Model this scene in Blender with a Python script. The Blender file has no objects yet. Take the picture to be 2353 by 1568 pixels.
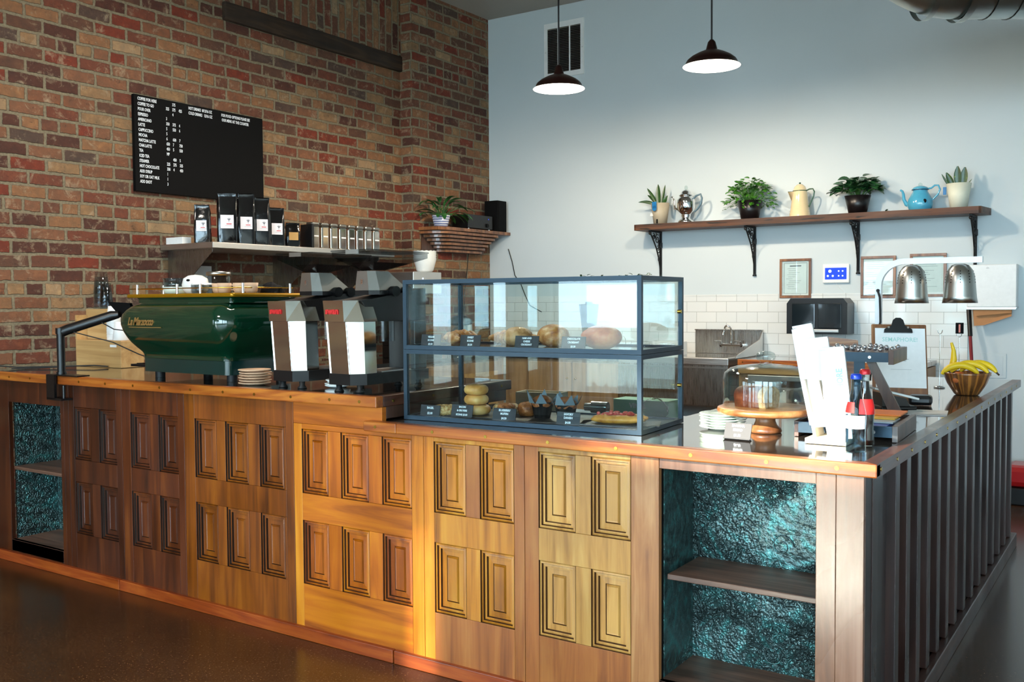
import bpy, math, random
from mathutils import Vector, Matrix, Euler
random.seed(7)
PI=math.pi
col=bpy.context.scene.collection
def R(d): return math.radians(d)
def lin(h):
    h=h.lstrip('#'); o=[]
    for i in (0,2,4):
        c=int(h[i:i+2],16)/255; o.append(c/12.92 if c<=.04045 else ((c+.055)/1.055)**2.4)
    return tuple(o)+(1,)
# ---------------------------------------------------------------- mesh builder
class MB:
    def __init__(s): s.v=[]; s.f=[]; s.sm=[]; s.mi=[]; s.M=Matrix.Identity(4); s.cm=0
    def add(s,vs,fs,smooth=False):
        n=len(s.v); s.v+=[tuple(s.M@Vector(v)) for v in vs]
        s.f+=[tuple(i+n for i in f) for f in fs]; s.sm+=[smooth]*len(fs); s.mi+=[s.cm]*len(fs); return s
    def box(s,x0,x1,y0,y1,z0,z1,b=0):
        if x0>x1:x0,x1=x1,x0
        if y0>y1:y0,y1=y1,y0
        if z0>z1:z0,z1=z1,z0
        if b<=0:
            return s.add([(x0,y0,z0),(x1,y0,z0),(x1,y1,z0),(x0,y1,z0),(x0,y0,z1),(x1,y0,z1),(x1,y1,z1),(x0,y1,z1)],
             [(0,3,2,1),(4,5,6,7),(0,1,5,4),(1,2,6,5),(2,3,7,6),(3,0,4,7)])
        b=min(b,(x1-x0)*.49,(y1-y0)*.49,(z1-z0)*.49)
        import bmesh
        bm=bmesh.new(); r=bmesh.ops.create_cube(bm,size=1)
        for v in bm.verts: v.co=Vector(((x0+x1)/2+v.co.x*(x1-x0),(y0+y1)/2+v.co.y*(y1-y0),(z0+z1)/2+v.co.z*(z1-z0)))
        bmesh.ops.bevel(bm,geom=bm.edges[:],offset=b,segments=2,affect='EDGES',profile=.5)
        bm.verts.index_update(); s.add([v.co[:] for v in bm.verts],[tuple(v.index for v in f.verts) for f in bm.faces],False); bm.free(); return s
    def prism(s,pts,a,b,ax='z',smooth=False):
        n=len(pts)
        def P(p,t):
            return {'z':(p[0],p[1],t),'y':(p[0],t,p[1]),'x':(t,p[0],p[1])}[ax]
        vs=[P(p,a) for p in pts]+[P(p,b) for p in pts]
        s.add(vs,[tuple(range(n))[::-1],tuple(range(n,2*n))])
        return s.add(vs,[(i,(i+1)%n,n+(i+1)%n,n+i) for i in range(n)],smooth)
    def lathe(s,prof,c=(0,0,0),n=28,a0=0,a1=2*PI,smooth=True,sx=1,sy=1):
        full=abs(a1-a0-2*PI)<1e-4; m=n if full else n+1; vs=[];fs=[]
        for i in range(m):
            a=a0+(a1-a0)*i/n
            for r,z in prof: vs.append((c[0]+r*math.cos(a)*sx,c[1]+r*math.sin(a)*sy,c[2]+z))
        k=len(prof)
        for i in range(n):
            j=(i+1)%m
            for q in range(k-1):
                fs.append((i*k+q,j*k+q,j*k+q+1,i*k+q+1))
        s.add(vs,fs,smooth)
        if full:
            for q in (0,k-1):
                if prof[q][0]>1e-4:
                    pass
        return s
    def cyl(s,c,r,h,n=20,r2=None,smooth=True,cap=True,axis=(0,0,1)):
        r2=r if r2 is None else r2
        q=Vector((0,0,1)).rotation_difference(Vector(axis).normalized()).to_matrix()
        c=Vector(c); vs=[]
        for t,rr in ((0,r),(h,r2)):
            for i in range(n):
                a=2*PI*i/n; vs.append(c+q@Vector((rr*math.cos(a),rr*math.sin(a),t)))
        s.add(vs,[(i,(i+1)%n,n+(i+1)%n,n+i) for i in range(n)],smooth)
        if cap: s.add(vs,[tuple(range(n))[::-1],tuple(range(n,2*n))])
        return s
    def tube(s,pts,r,n=8,cap=True,closed=False,flat=None):
        pts=[Vector(p) for p in pts]; m=len(pts); rs=r if hasattr(r,'__len__') else [r]*m
        vs=[]; up=None
        for i,p in enumerate(pts):
            if closed: t=(pts[(i+1)%m]-pts[i-1])
            else: t=pts[min(i+1,m-1)]-pts[max(i-1,0)]
            if t.length<1e-9: t=Vector((0,0,1))
            t.normalize()
            if up is None:
                up=Vector((0,0,1)) if abs(t.z)<.9 else Vector((1,0,0))
            sd=t.cross(up)
            if sd.length<1e-6: sd=t.orthogonal()
            sd.normalize(); up=sd.cross(t).normalized()
            for k in range(n):
                a=2*PI*k/n; vs.append(p+(sd*math.cos(a)+up*math.sin(a)*(flat or 1))*rs[i])
        fs=[]
        for i in range(m if closed else m-1):
            j=(i+1)%m
            fs+=[(i*n+k,i*n+(k+1)%n,j*n+(k+1)%n,j*n+k) for k in range(n)]
        s.add(vs,fs,True)
        if cap and not closed: s.add(vs,[tuple(range(n))[::-1],tuple(range((m-1)*n,m*n))])
        return s
    def ball(s,c,rx,ry=None,rz=None,n=16,m=10,jit=0,z0=-1):
        ry=ry or rx; rz=rz or rx; vs=[]; 
        for j in range(m+1):
            ph=-PI/2+PI*j/m
            for i in range(n):
                th=2*PI*i/n; k=1+random.uniform(-jit,jit)
                vs.append((c[0]+rx*k*math.cos(ph)*math.cos(th),c[1]+ry*k*math.cos(ph)*math.sin(th),c[2]+rz*k*max(z0,math.sin(ph))))
        return s.add(vs,[(j*n+i,j*n+(i+1)%n,(j+1)*n+(i+1)%n,(j+1)*n+i) for j in range(m) for i in range(n)],True)
    def torus(s,c,R_,r,n=28,m=12,sz=1,jit=0,fn=None):
        vs=[]
        for i in range(n):
            a=2*PI*i/n; k=1+random.uniform(-jit,jit)
            for j in range(m):
                b=2*PI*j/m; rr=R_+r*k*math.cos(b)
                vs.append((c[0]+rr*math.cos(a),c[1]+rr*math.sin(a),c[2]+r*k*sz*math.sin(b)))
        return s.add(vs,[(i*m+j,((i+1)%n)*m+j,((i+1)%n)*m+(j+1)%m,i*m+(j+1)%m) for i in range(n) for j in range(m)],True)
    def quad(s,a,b,c,d): return s.add([a,b,c,d],[(0,1,2,3)])
    def leaf(s,base,d,up,L,w,bend=.3,n=5,fold=.15,tip=.0):
        d=Vector(d).normalized(); up=Vector(up); sd=d.cross(up).normalized(); up=sd.cross(d).normalized(); vs=[];fs=[]
        p=Vector(base); dd=d.copy()
        for i in range(n+1):
            t=i/n; ww=w*math.sin(PI*min(1,(t*.86+.1)))**.8 if i<n else w*tip
            vs+= [p-sd*ww/2+up*ww*fold,p,p+sd*ww/2+up*ww*fold]
            dd=(dd-Vector((0,0,1))*bend/n).normalized(); up=sd.cross(dd).normalized(); p=p+dd*L/n
        for i in range(n):
            a=i*3; fs+=[(a,a+1,a+4,a+3),(a+1,a+2,a+5,a+4)]
        return s.add(vs,fs,True)
    def text(s,t,size,M,sx=1,align='LEFT',bold=0,ext=.0004,ls=1):
        cu=bpy.data.curves.new('t','FONT'); cu.body=t; cu.size=size; cu.align_x=align; cu.extrude=ext; cu.offset=bold; cu.resolution_u=2; cu.space_character=ls
        o=bpy.data.objects.new('t',cu); col.objects.link(o); bpy.context.view_layer.update()
        dg=bpy.context.evaluated_depsgraph_get(); me=o.evaluated_get(dg).to_mesh()
        M=M@Matrix.Diagonal((sx,1,1,1))
        s.add([M@v.co for v in me.vertices],[tuple(p.vertices) for p in me.polygons])
        o.evaluated_get(dg).to_mesh_clear(); bpy.data.objects.remove(o); bpy.data.curves.remove(cu); return s
    def build(s,name,mat,parent=None,loc=(0,0,0),rz=0,rot=None):
        me=bpy.data.meshes.new(name); me.from_pydata(s.v,[],s.f)
        for m in (mat if isinstance(mat,(list,tuple)) else [mat]): me.materials.append(m)
        me.polygons.foreach_set('use_smooth',s.sm); me.polygons.foreach_set('material_index',s.mi); me.update()
        o=bpy.data.objects.new(name,me); col.objects.link(o)
        o.location=loc; o.rotation_euler=rot if rot else (0,0,rz)
        if parent is not None: o.parent=parent
        return o
def frame_up(org,xd,yd):
    x=Vector(xd).normalized(); y=Vector(yd).normalized(); z=x.cross(y)
    M=Matrix((x,y,z)).transposed().to_4x4(); M.translation=Vector(org); return M
def tag(o,label=None,cat=None,group=None,kind=None):
    if label:o['label']=label
    if cat:o['category']=cat
    if group:o['group']=group
    if kind:o['kind']=kind
    return o
def thing(name,label,cat,loc=(0,0,0),rz=0,group=None,rot=None):
    o=bpy.data.objects.new(name,None); col.objects.link(o); o.empty_display_size=.05
    o.location=loc; o.rotation_euler=rot if rot else (0,0,rz); return tag(o,label,cat,group)
def struct(mb,name,mat,label=None):
    o=mb.build(name,mat); tag(o,label,None,None,'structure'); return o
def dup(root,loc,rz=None,label=None,rot=None):
    r=root.copy(); col.objects.link(r); r.location=loc
    if rz is not None: r.rotation_euler=(0,0,rz)
    if rot is not None: r.rotation_euler=rot
    if label: r['label']=label
    for ch in list(root.children):
        c=ch.copy(); col.objects.link(c); c.parent=r
        for g in list(ch.children):
            d=g.copy(); col.objects.link(d); d.parent=c
    return r
def arc(c,r,a0,a1,n,plane='xz'):
    o=[]
    for i in range(n+1):
        a=R(a0+(a1-a0)*i/n); u,v=r*math.cos(a),r*math.sin(a)
        o.append({'xz':(c[0]+u,c[1],c[2]+v),'yz':(c[0],c[1]+u,c[2]+v),'xy':(c[0]+u,c[1]+v,c[2])}[plane])
    return o
# ---------------------------------------------------------------- materials
class NT:
    def __init__(s,name):
        s.m=bpy.data.materials.new(name); s.m.use_nodes=True; s.t=s.m.node_tree; s.t.nodes.clear()
        s.out=s.n('ShaderNodeOutputMaterial')
    def n(s,typ,inp=None,**kw):
        nd=s.t.nodes.new(typ)
        for k,v in kw.items(): setattr(nd,k,v)
        for k,v in (inp or {}).items():
            if isinstance(v,bpy.types.NodeSocket): s.t.links.new(v,nd.inputs[k])
            else: nd.inputs[k].default_value=v
        return nd
    def link(s,a,b): s.t.links.new(a,b)
    def ramp(s,fac,stops,interp='LINEAR'):
        nd=s.n('ShaderNodeValToRGB'); s.link(fac,nd.inputs[0]); cr=nd.color_ramp; cr.interpolation=interp
        while len(cr.elements)<len(stops): cr.elements.new(.5)
        for e,(p,c) in zip(cr.elements,stops):
            e.position=p; e.color=lin(c) if isinstance(c,str) else (c,c,c,1) if not hasattr(c,'__len__') else c
        return nd.outputs[0]
    def coord(s,scale=(1,1,1),rot=(0,0,0),obj=True,loc=None):
        tc=s.n('ShaderNodeTexCoord'); mp=s.n('ShaderNodeMapping')
        mp.inputs['Scale'].default_value=scale; mp.inputs['Rotation'].default_value=rot
        src=tc.outputs['Object']
        if loc is not None: 
            oi=s.n('ShaderNodeObjectInfo'); ad=s.n('ShaderNodeVectorMath',operation='ADD'); sc=s.n('ShaderNodeVectorMath',operation='SCALE',inp={0:(13.7,7.1,5.3),'Scale':oi.outputs['Random']})
            s.link(src,ad.inputs[0]); s.link(sc.outputs[0],ad.inputs[1]); src=ad.outputs[0]
        s.link(src,mp.inputs[0]); return mp.outputs[0]
    def noise(s,vec,scale,detail=4,rough=.5,dist=0):
        return s.n('ShaderNodeTexNoise',{'Vector':vec,'Scale':scale,'Detail':detail,'Roughness':rough,'Distortion':dist}).outputs[0]
    def mix(s,fac,a,b,typ='MIX'):
        nd=s.n('ShaderNodeMix',data_type='RGBA',blend_type=typ)
        for i,v in ((0,fac),(6,a),(7,b)):
            if isinstance(v,bpy.types.NodeSocket): s.link(v,nd.inputs[i])
            else: nd.inputs[i].default_value=lin(v) if isinstance(v,str) else v
        return nd.outputs[2]
    def bump(s,h,strength=.3,dist=.01,normal=None):
        nd=s.n('ShaderNodeBump',{'Height':h,'Strength':strength,'Distance':dist})
        if normal: s.link(normal,nd.inputs['Normal'])
        return nd.outputs[0]
    def bsdf(s,base,rough=.5,metal=0,bump=None,coat=0,coatr=.1,**kw):
        nd=s.n('ShaderNodeBsdfPrincipled')
        def st(k,v):
            if isinstance(v,bpy.types.NodeSocket): s.link(v,nd.inputs[k])
            else: nd.inputs[k].default_value=v
        st('Base Color',lin(base) if isinstance(base,str) else base); st('Roughness',rough); st('Metallic',metal)
        if coat: st('Coat Weight',coat); st('Coat Roughness',coatr)
        if bump is not None: st('Normal',bump)
        for k,v in kw.items(): st(k.replace('_',' '),v)
        s.link(nd.outputs[0],s.out.inputs[0]); return s.m
def simple(name,c,rough=.5,metal=0,var=.06,bumps=0,scale=40,coat=0,**kw):
    t=NT(name); v=t.coord(); n=t.noise(v,scale,3)
    base=lin(c); lo=tuple(x*(1-var) for x in base[:3])+(1,); hi=tuple(min(1,x*(1+var)) for x in base[:3])+(1,)
    c_=t.mix(n,lo,hi)
    b=t.bump(n,bumps,.002) if bumps else None
    return t.bsdf(c_,rough,metal,b,coat,**kw)
def wood(name,dark,mid,light,axis='Z',rough=.42,coat=.22,grain=1.0,scale=1.0,hole=0,coatr=.15,fine=.5):
    t=NT(name); k=scale
    sc={'X':(1.2*k,14*k,14*k),'Y':(14*k,1.2*k,14*k),'Z':(14*k,14*k,1.2*k)}[axis]
    v=t.coord(sc,loc=1)
    n1=t.noise(v,1.0,4,.55,1.0*grain); sc2=tuple(x*7 if x>2*k else x*2 for x in sc); v2=t.coord(sc2,loc=1); n2=t.noise(v2,1,3,.6,.2)
    ad=t.n('ShaderNodeMath',{0:n2,1:fine*.5},operation='MULTIPLY'); s_=t.n('ShaderNodeMath',{0:n1,1:ad.outputs[0]},operation='ADD')
    c=t.ramp(s_.outputs[0],[(.36,dark),(.56+.12*fine,mid),(.80+.12*fine,light)])
    v3=t.coord((1,1,1),loc=1); n3=t.noise(v3,2.2,3,.5); m3=t.ramp(n3,[(.3,(.78,.78,.78,1)),(.7,(1.08,1.08,1.08,1))]); c=t.mix(1.0,c,m3,'MULTIPLY')
    if hole:
        hv=t.coord((3,30,30) if axis=='X' else (30,3,30),loc=1); hn=t.noise(hv,1.5,2,.5); hm=t.ramp(hn,[(.60,0.),(.66,1.)]); c=t.mix(hm,c,'#120a05')
    b=t.bump(s_.outputs[0],.12,.002)
    rg=t.ramp(n3,[(.3,rough*.75),(.7,min(1,rough*1.3))])
    return t.bsdf(c,rg,0,b,coat,coatr)
def brickmat(name,vert=False,dim=1.0):
    t=NT(name); tc=t.n('ShaderNodeTexCoord'); sp=t.n('ShaderNodeSeparateXYZ',{0:tc.outputs['Object']})
    u=t.n('ShaderNodeMath',{0:sp.outputs[0],1:sp.outputs[1]},operation='ADD').outputs[0]
    cb=t.n('ShaderNodeCombineXYZ',{0:sp.outputs[2] if vert else u,1:u if vert else sp.outputs[2]}).outputs[0]
    wob=t.n('ShaderNodeTexNoise',{'Vector':cb,'Scale':5.0,'Detail':3}); wv=t.n('ShaderNodeVectorMath',{0:wob.outputs[1],'Scale':.022},operation='SCALE'); cb2=t.n('ShaderNodeVectorMath',{0:cb,1:wv.outputs[0]},operation='ADD').outputs[0]
    fin=t.n('ShaderNodeTexNoise',{'Vector':cb,'Scale':42.0,'Detail':2}); wv2=t.n('ShaderNodeVectorMath',{0:fin.outputs[1],'Scale':.010},operation='SCALE'); cb3=t.n('ShaderNodeVectorMath',{0:cb2,1:wv2.outputs[0]},operation='ADD').outputs[0]
    def bt():
        b=t.n('ShaderNodeTexBrick',{'Vector':cb3,'Color1':(0,0,0,1),'Color2':(1,1,1,1),'Mortar':(0,0,0,1),'Scale':1.0,'Mortar Size':.011,'Mortar Smooth':.35,'Brick Width':.225,'Row Height':.0815})
        b.offset=.5; b.offset_frequency=2; b.squash=.52; b.squash_frequency=6; return b
    b=bt()
    rnd=b.outputs[0]; fac=b.outputs[1]
    pal=t.ramp(rnd,[(0,'#5c3a2e'),(.12,'#7e4c38'),(.24,'#8f6a50'),(.36,'#75503e'),(.46,'#9c7a58'),(.56,'#6c5040'),(.66,'#a08a68'),(.76,'#843e28'),(.84,'#8a6248'),(.92,'#5e5048'),(.97,'#b0a080')],'CONSTANT')
    n=t.noise(cb,16,5,.65); pal=t.mix(.6,pal,t.ramp(n,[(.25,'#4a3328'),(.55,'#8f6a50'),(.8,'#c4ac8c')]),'OVERLAY')
    wn=t.noise(cb,11,6,.75,.6); wm=t.ramp(wn,[(.54,0.),(.72,.75)]); pal=t.mix(wm,pal,'#ab9a80')
    dn=t.noise(cb,24,4,.7,.3); dm=t.ramp(dn,[(.60,0.),(.74,.7)]); pal=t.mix(dm,pal,'#2e1c15')
    mor=t.ramp(t.noise(cb,60,3,.6),[(.3,'#6c6250'),(.7,'#8a8068')])
    big=t.noise(cb,.6,2,.5); tint=t.ramp(big,[(.35,(.86,.84,.80,1)),(.65,(1.08,1.02,.96,1))])
    c=t.mix(fac,pal,mor); c=t.mix(1.0,c,tint,'MULTIPLY')
    hh=t.n('ShaderNodeMath',{0:n,1:fac},operation='SUBTRACT').outputs[0]
    return t.bsdf(c,.85,0,t.bump(hh,.7,.014))
def glassmat(name,tint='#f4fafa',ior=1.45,rough=0.0,op=0.0,gl=(1,1,1,1)):
    t=NT(name); ge=t.n('ShaderNodeNewGeometry'); im=t.n('ShaderNodeMix',{0:ge.outputs['Backfacing'],2:ior,3:1/ior}); fr=t.n('ShaderNodeFresnel',{'IOR':im.outputs[0]}); tr=t.n('ShaderNodeBsdfTransparent',{'Color':lin(tint)}); g=t.n('ShaderNodeBsdfGlossy',{'Roughness':rough,'Color':gl})
    mx=t.n('ShaderNodeMixShader',{0:fr.outputs[0],1:tr.outputs[0],2:g.outputs[0]}); t.link(mx.outputs[0],t.out.inputs[0]); return t.m
def emit(name,c,st):
    t=NT(name); e=t.n('ShaderNodeEmission',{'Color':lin(c),'Strength':st}); t.link(e.outputs[0],t.out.inputs[0]); return t.m
M={}
# reclaimed oak / pine door panels: each door of its own timber
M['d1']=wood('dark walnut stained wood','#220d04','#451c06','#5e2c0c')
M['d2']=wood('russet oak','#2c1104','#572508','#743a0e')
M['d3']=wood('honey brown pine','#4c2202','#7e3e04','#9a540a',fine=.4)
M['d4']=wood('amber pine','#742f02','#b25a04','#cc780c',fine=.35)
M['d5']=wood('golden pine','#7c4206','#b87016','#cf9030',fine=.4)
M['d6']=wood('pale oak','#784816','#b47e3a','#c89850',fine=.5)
M['d4h']=wood('amber pine crosswise','#742f02','#b45e04','#cc780a','X',fine=.35)
M['stile_red']=wood('reddish oak stile','#6a3414','#9c5824','#b06f34')
M['stile_orange']=wood('orange pine stile','#884006','#c4700e','#d88a22')
M['oak_quarter']=wood('quarter sawn oak','#74421e','#a26838','#b98450',scale=1.6)
M['oak_pale']=wood('weathered oak post','#583a2a','#84583e','#a47860',rough=.3)
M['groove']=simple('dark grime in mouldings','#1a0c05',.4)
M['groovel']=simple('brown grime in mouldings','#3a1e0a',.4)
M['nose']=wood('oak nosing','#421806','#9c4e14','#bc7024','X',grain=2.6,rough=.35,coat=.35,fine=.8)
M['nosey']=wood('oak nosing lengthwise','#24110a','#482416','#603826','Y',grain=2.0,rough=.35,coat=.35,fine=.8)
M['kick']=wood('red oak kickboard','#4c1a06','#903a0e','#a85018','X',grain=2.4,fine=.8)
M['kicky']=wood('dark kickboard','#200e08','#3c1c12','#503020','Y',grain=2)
M['slat']=wood('dark stained slats','#0e0604','#1c0c07','#28130c','Z',rough=.4)
M['slat2']=wood('brown slat','#140906','#2a140c','#3a2016','Z',rough=.35)
M['shelfwood']=wood('wall shelf plank','#28140a','#54301a','#6c4228','X',rough=.55,coat=.1,hole=1)
M['darkshelf']=wood('niche shelf oak','#2c1a12','#5a3d2e','#7c5a48','X',rough=.45,coat=.2,fine=1.2)
M['beam']=wood('old timber','#150d06','#2f2012','#463220','Y',rough=.8,coat=0,grain=1.6)
M['walnut']=wood('walnut','#2a1810','#4c3226','#65473a','Z',rough=.4,coat=.2)
M['bamboo']=wood('bamboo','#a87b48','#c49860','#d4ac74','X',rough=.45,coat=.1,fine=.5)
M['acacia']=wood('acacia','#5c3218','#9a6238','#c48c58','X',rough=.35,coat=.4,grain=1.8)
M['acacia_y']=wood('acacia stand','#4c2a18','#80502e','#a06c42','Z',rough=.35,coat=.4)
M['palewood']=wood('pale pine','#cfc3ac','#e2d8c4','#efe8d8','X',rough=.6,coat=0,fine=.3)
M['cabwood']=wood('plywood cabinet','#7a5838','#a47c54','#b98f66','Z',rough=.5,coat=.1,fine=.4)
M['brick']=brickmat('old common brick'); M['brickv']=brickmat('soldier brick',True)
def _f():
    t=NT('polished stained concrete'); v=t.coord(); n=t.noise(v,.9,5,.65); c=t.ramp(n,[(.3,'#24150a'),(.5,'#3a2210'),(.72,'#4e341c')])
    n2=t.noise(v,120,3,.7); c=t.mix(t.ramp(n2,[(.55,0.),(.70,.8)]),c,'#82603a'); n3=t.noise(v,75,2,.6); c=t.mix(t.ramp(n3,[(.56,0.),(.7,.7)]),c,'#140b05')
    return t.bsdf(c,.27,0,t.bump(n2,.04,.0006),.25,.16)
M['floor']=_f()
def _w(name,a,b):
    t=NT(name); v=t.coord(); n=t.noise(v,.7,3,.5); c=t.ramp(n,[(.3,a),(.7,b)]); f=t.noise(v,160,2,.5)
    return t.bsdf(c,.6,0,t.bump(f,.06,.001))
M['wall']=_w('painted drywall','#c3cdd0','#cbd3d5'); M['ceil']=_w('painted ceiling','#a9a49b','#b3aea5')
def _t():
    t=NT('white subway tile'); tc=t.n('ShaderNodeTexCoord'); sp=t.n('ShaderNodeSeparateXYZ',{0:tc.outputs['Object']}); cb=t.n('ShaderNodeCombineXYZ',{0:sp.outputs[0],1:sp.outputs[2]}).outputs[0]
    b=t.n('ShaderNodeTexBrick',{'Vector':cb,'Color1':lin('#dcdedc'),'Color2':lin('#e4e4e0'),'Mortar':lin('#b9bab6'),'Scale':1.0,'Mortar Size':.0025,'Mortar Smooth':.3,'Brick Width':.176,'Row Height':.0868})
    n=t.noise(cb,7,1,.4); bb=t.bump(n,.25,.01); b2=t.n('ShaderNodeBump',{'Height':b.outputs[1],'Strength':.5,'Distance':.002,'Normal':bb}); b2.invert=True
    return t.bsdf(b.outputs[0],.12,0,b2.outputs[0],.3,.05)
M['tile']=_t()
def _tin(name,dk=1.0):
    t=NT(name); v=t.coord((1,1,1),loc=1)
    w=t.noise(v,9,3,.6,2.6); vo=t.n('ShaderNodeTexVoronoi',{'Vector':v,'Scale':120.0}); vo.feature='SMOOTH_F1'
    wa=t.n('ShaderNodeTexWave',{'Vector':v,'Scale':11.0,'Distortion':22.0,'Detail':3.0,'Detail Scale':2.2}); wa.wave_type='RINGS'
    msk=t.ramp(t.noise(v,3.2,2,.5,.5),[(.44,0.),(.52,1.)]); m2=t.ramp(t.noise(v,2.6,1,.5,.2),[(.55,0.),(.6,1.)])
    vv=t.n('ShaderNodeMath',{0:vo.outputs[0],1:.8},operation='MULTIPLY').outputs[0]
    h1=t.n('ShaderNodeMix',{0:msk,2:vv,3:wa.outputs[1]}).outputs[0]; h=t.n('ShaderNodeMix',{0:m2,2:h1,3:.5}).outputs[0]
    h=t.n('ShaderNodeMath',{0:h,1:t.noise(v,40,3,.6)},operation='ADD').outputs[0]
    c=t.ramp(w,[(.25,tuple(x*dk for x in lin('#26302f')[:3])+(1,)),(.5,tuple(x*dk for x in lin('#4c605e')[:3])+(1,)),(.68,tuple(x*dk for x in lin('#4a8480')[:3])+(1,)),(.85,tuple(x*dk for x in lin('#b4c2be')[:3])+(1,))])
    return t.bsdf(c,.3,.6,t.bump(h,1.0,.009))
M['tin']=_tin('patinated pressed tin'); 
def _steel(name,c='#b8b4ae',r=.28,ax='X'):
    t=NT(name); v=t.coord({'X':(1,60,60),'Y':(60,1,60),'Z':(60,60,1)}[ax]); n=t.noise(v,6,3,.6); cc=t.ramp(n,[(.3,tuple(x*.8 for x in lin(c)[:3])+(1,)),(.7,lin(c))])
    return t.bsdf(cc,t.ramp(n,[(.3,r*.8),(.7,r*1.25)]),1.0,t.bump(n,.04,.001))
M['steel']=_steel('brushed stainless steel','#dad7d2',.34); M['steelz']=_steel('brushed steel upright','#b8b4ae',.28,'Z'); M['chrome']=simple('chrome','#e8e8e8',.06,1,var=.02); M['mirror']=simple('polished steel','#d8d2c8',.1,1,var=.03)
M['alu']=simple('spun aluminium','#b9b9b4',.3,1,var=.04); M['duct']=simple('galvanised duct','#a8b0ae',.3,1,var=.2,scale=6)
M['black']=simple('black plastic','#0a0a0b',.35); M['blackm']=simple('matt black','#060607',.75,Specular_IOR_Level=.15); M['blackg']=simple('black foil','#08080a',.12,bumps=.9,scale=22,coat=.3)
M['iron']=simple('black cast iron','#0b0b0c',.5,.2); M['framem']=simple('dark blue grey powder coat','#1d3240',.35,.4,var=.03)
M['glass']=glassmat('clear pane glass',ior=1.36); M['glassd']=glassmat('clear drinking glass','#f0f6f5',1.5); M['plastic']=glassmat('clear plastic','#dfe6ea',1.4,.08); M['smoke']=glassmat('smoked plastic','#ccd0d2',1.2,.1)
M['worktop']=simple('black glass worktop','#161412',.045,coat=.6,var=.2,scale=3)
M['worktop_low']=simple('dark grey glass worktop','#3a3531',.05,coat=.6,var=.2,scale=3)
M['brass']=simple('brass','#c8a24a',.25,1); M['gold']=simple('mustard gold paint','#a87808',.3,.55); M['green']=simple('dark green enamel','#032e1c',.08,0,coat=1.0,var=.05,scale=5); M['green2']=simple('dark teal enamel','#062a26',.2,0,coat=.6)
M['white']=simple('white plastic','#e8e8e6',.35); M['paper']=simple('white paper','#e6e6e4',.7); M['whitegl']=simple('white glazed ceramic','#e6e8e4',.12,coat=.5); M['greengl']=simple('celadon glazed plate','#cfe0d4',.12,coat=.5)
M['whitemetal']=simple('white powder coat','#e8ecf0',.25,coat=.3); M['rubber']=simple('black rubber','#0c0c0c',.6); M['label']=simple('label paper','#dcd6d8',.6,var=.03); M['tanlabel']=simple('kraft label','#b08a50',.7); M['lamp_out']=simple('oil rubbed bronze','#2a1512',.3,.6)
M['red']=simple('red plastic','#a01418',.3,coat=.3); M['darkred']=simple('dark red broom pole','#7a0f16',.3,coat=.3); M['cream']=simple('cream enamel','#e6cfa4',.15,coat=.6,var=.04); M['grn_trim']=simple('green enamel trim','#1e4a2c',.2,coat=.5)
M['blue']=simple('sky blue enamel','#4ea6c6',.12,coat=.7,var=.05); M['blued']=simple('dark blue rim','#14405a',.2,coat=.5); M['greypot']=simple('taupe plastic pot','#a89c86',.6); M['creampot']=simple('cream pot','#dcdcc8',.5); M['blackpot']=simple('black nursery pot','#120e10',.35)
M['soil']=simple('potting soil','#1c120b',.9,bumps=.8,scale=90)
def _leafm(name,a,b,e=None,sc=30):
    t=NT(name); v=t.coord(); n=t.noise(v,sc,3,.6); c=t.ramp(n,[(.35,a),(.65,b)]+([(.75,e)] if e else []))
    return t.bsdf(c,.35,0,None,.15)
M['leaf']=_leafm('fresh green leaf','#1f5a12','#4c8a24'); M['leafd']=_leafm('deep green leaf','#12381c','#2c5c30','#6a8c4c'); M['leafv']=_leafm('variegated leaf','#1d4a20','#3c7a3c','#9ab88c',22); M['snake']=_leafm('sansevieria leaf','#1c3a18','#2c5220','#8a9a2c',26)
def bread(name,a,b,c,sc=25,bs=.5):
    t=NT(name); v=t.coord(); n=t.noise(v,sc,4,.6); cc=t.ramp(n,[(.3,a),(.5,b),(.72,c)]); return t.bsdf(cc,.5,0,t.bump(n,bs,.006))
M['bagel']=bread('bagel crust','#b06c26','#d29a52','#e4bc80',12,.15); M['seed']=bread('seeded bagel crust','#8a4e18','#d0a060','#f0dcae',110,1.0); M['croissant']=bread('croissant crust','#7c3c14','#b8763a','#dcae7c',30,.6); M['scone']=bread('scone crust','#8a5a30','#bc8a58','#d0a678',26,.8); M['darkbread']=bread('banana bread crust','#4a1e12','#74351f','#8e4a2c',22,.4); M['crumb']=bread('banana bread crumb','#7a5230','#b08a5c','#c8a678',60,1.0); M['danish']=bread('danish pastry','#a05a14','#c8842c','#dc9e4a',24,.5); M['topping']=bread('red pepper topping','#8a1c12','#b8352a','#d87a6a',70,1.0); M['muffin']=bread('muffin top','#5a2c10','#8c4c20','#b06a30',40,.9); M['orangeloaf']=bread('orange loaf crust','#8a3418','#b85a2c','#cc7a40',14,.4)
M['mirrordark']=simple('smoked glossy window','#10181e',.04,.0,coat=1)
M['slate']=simple('black slate','#101012',.45,bumps=.3); M['card']=simple('navy chalk card','#1a2028',.5); M['chalk']=simple('white lettering','#e4e8ec',.6,var=0); M['teal_ink']=simple('teal ink','#a6cfc6',.7,var=0); M['darkink']=simple('grey ink','#5a6068',.7,var=0); M['redink']=simple('red ink','#c41818',.6,var=0); M['bronzeink']=simple('bronze script','#b48a50',.35,.6,var=0)
M['banana']=simple('banana skin','#e6c21c',.45,var=.12,scale=12); M['bananatip']=simple('banana tip','#3a2c14',.6); M['kraft']=simple('brown paper towel','#b07c50',.8); M['beans']=simple('coffee beans','#22100a',.4,bumps=1,scale=120); M['cookie']=simple('wrapped sweets foil','#c8c8cc',.15,.8,bumps=1,scale=90)
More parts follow.
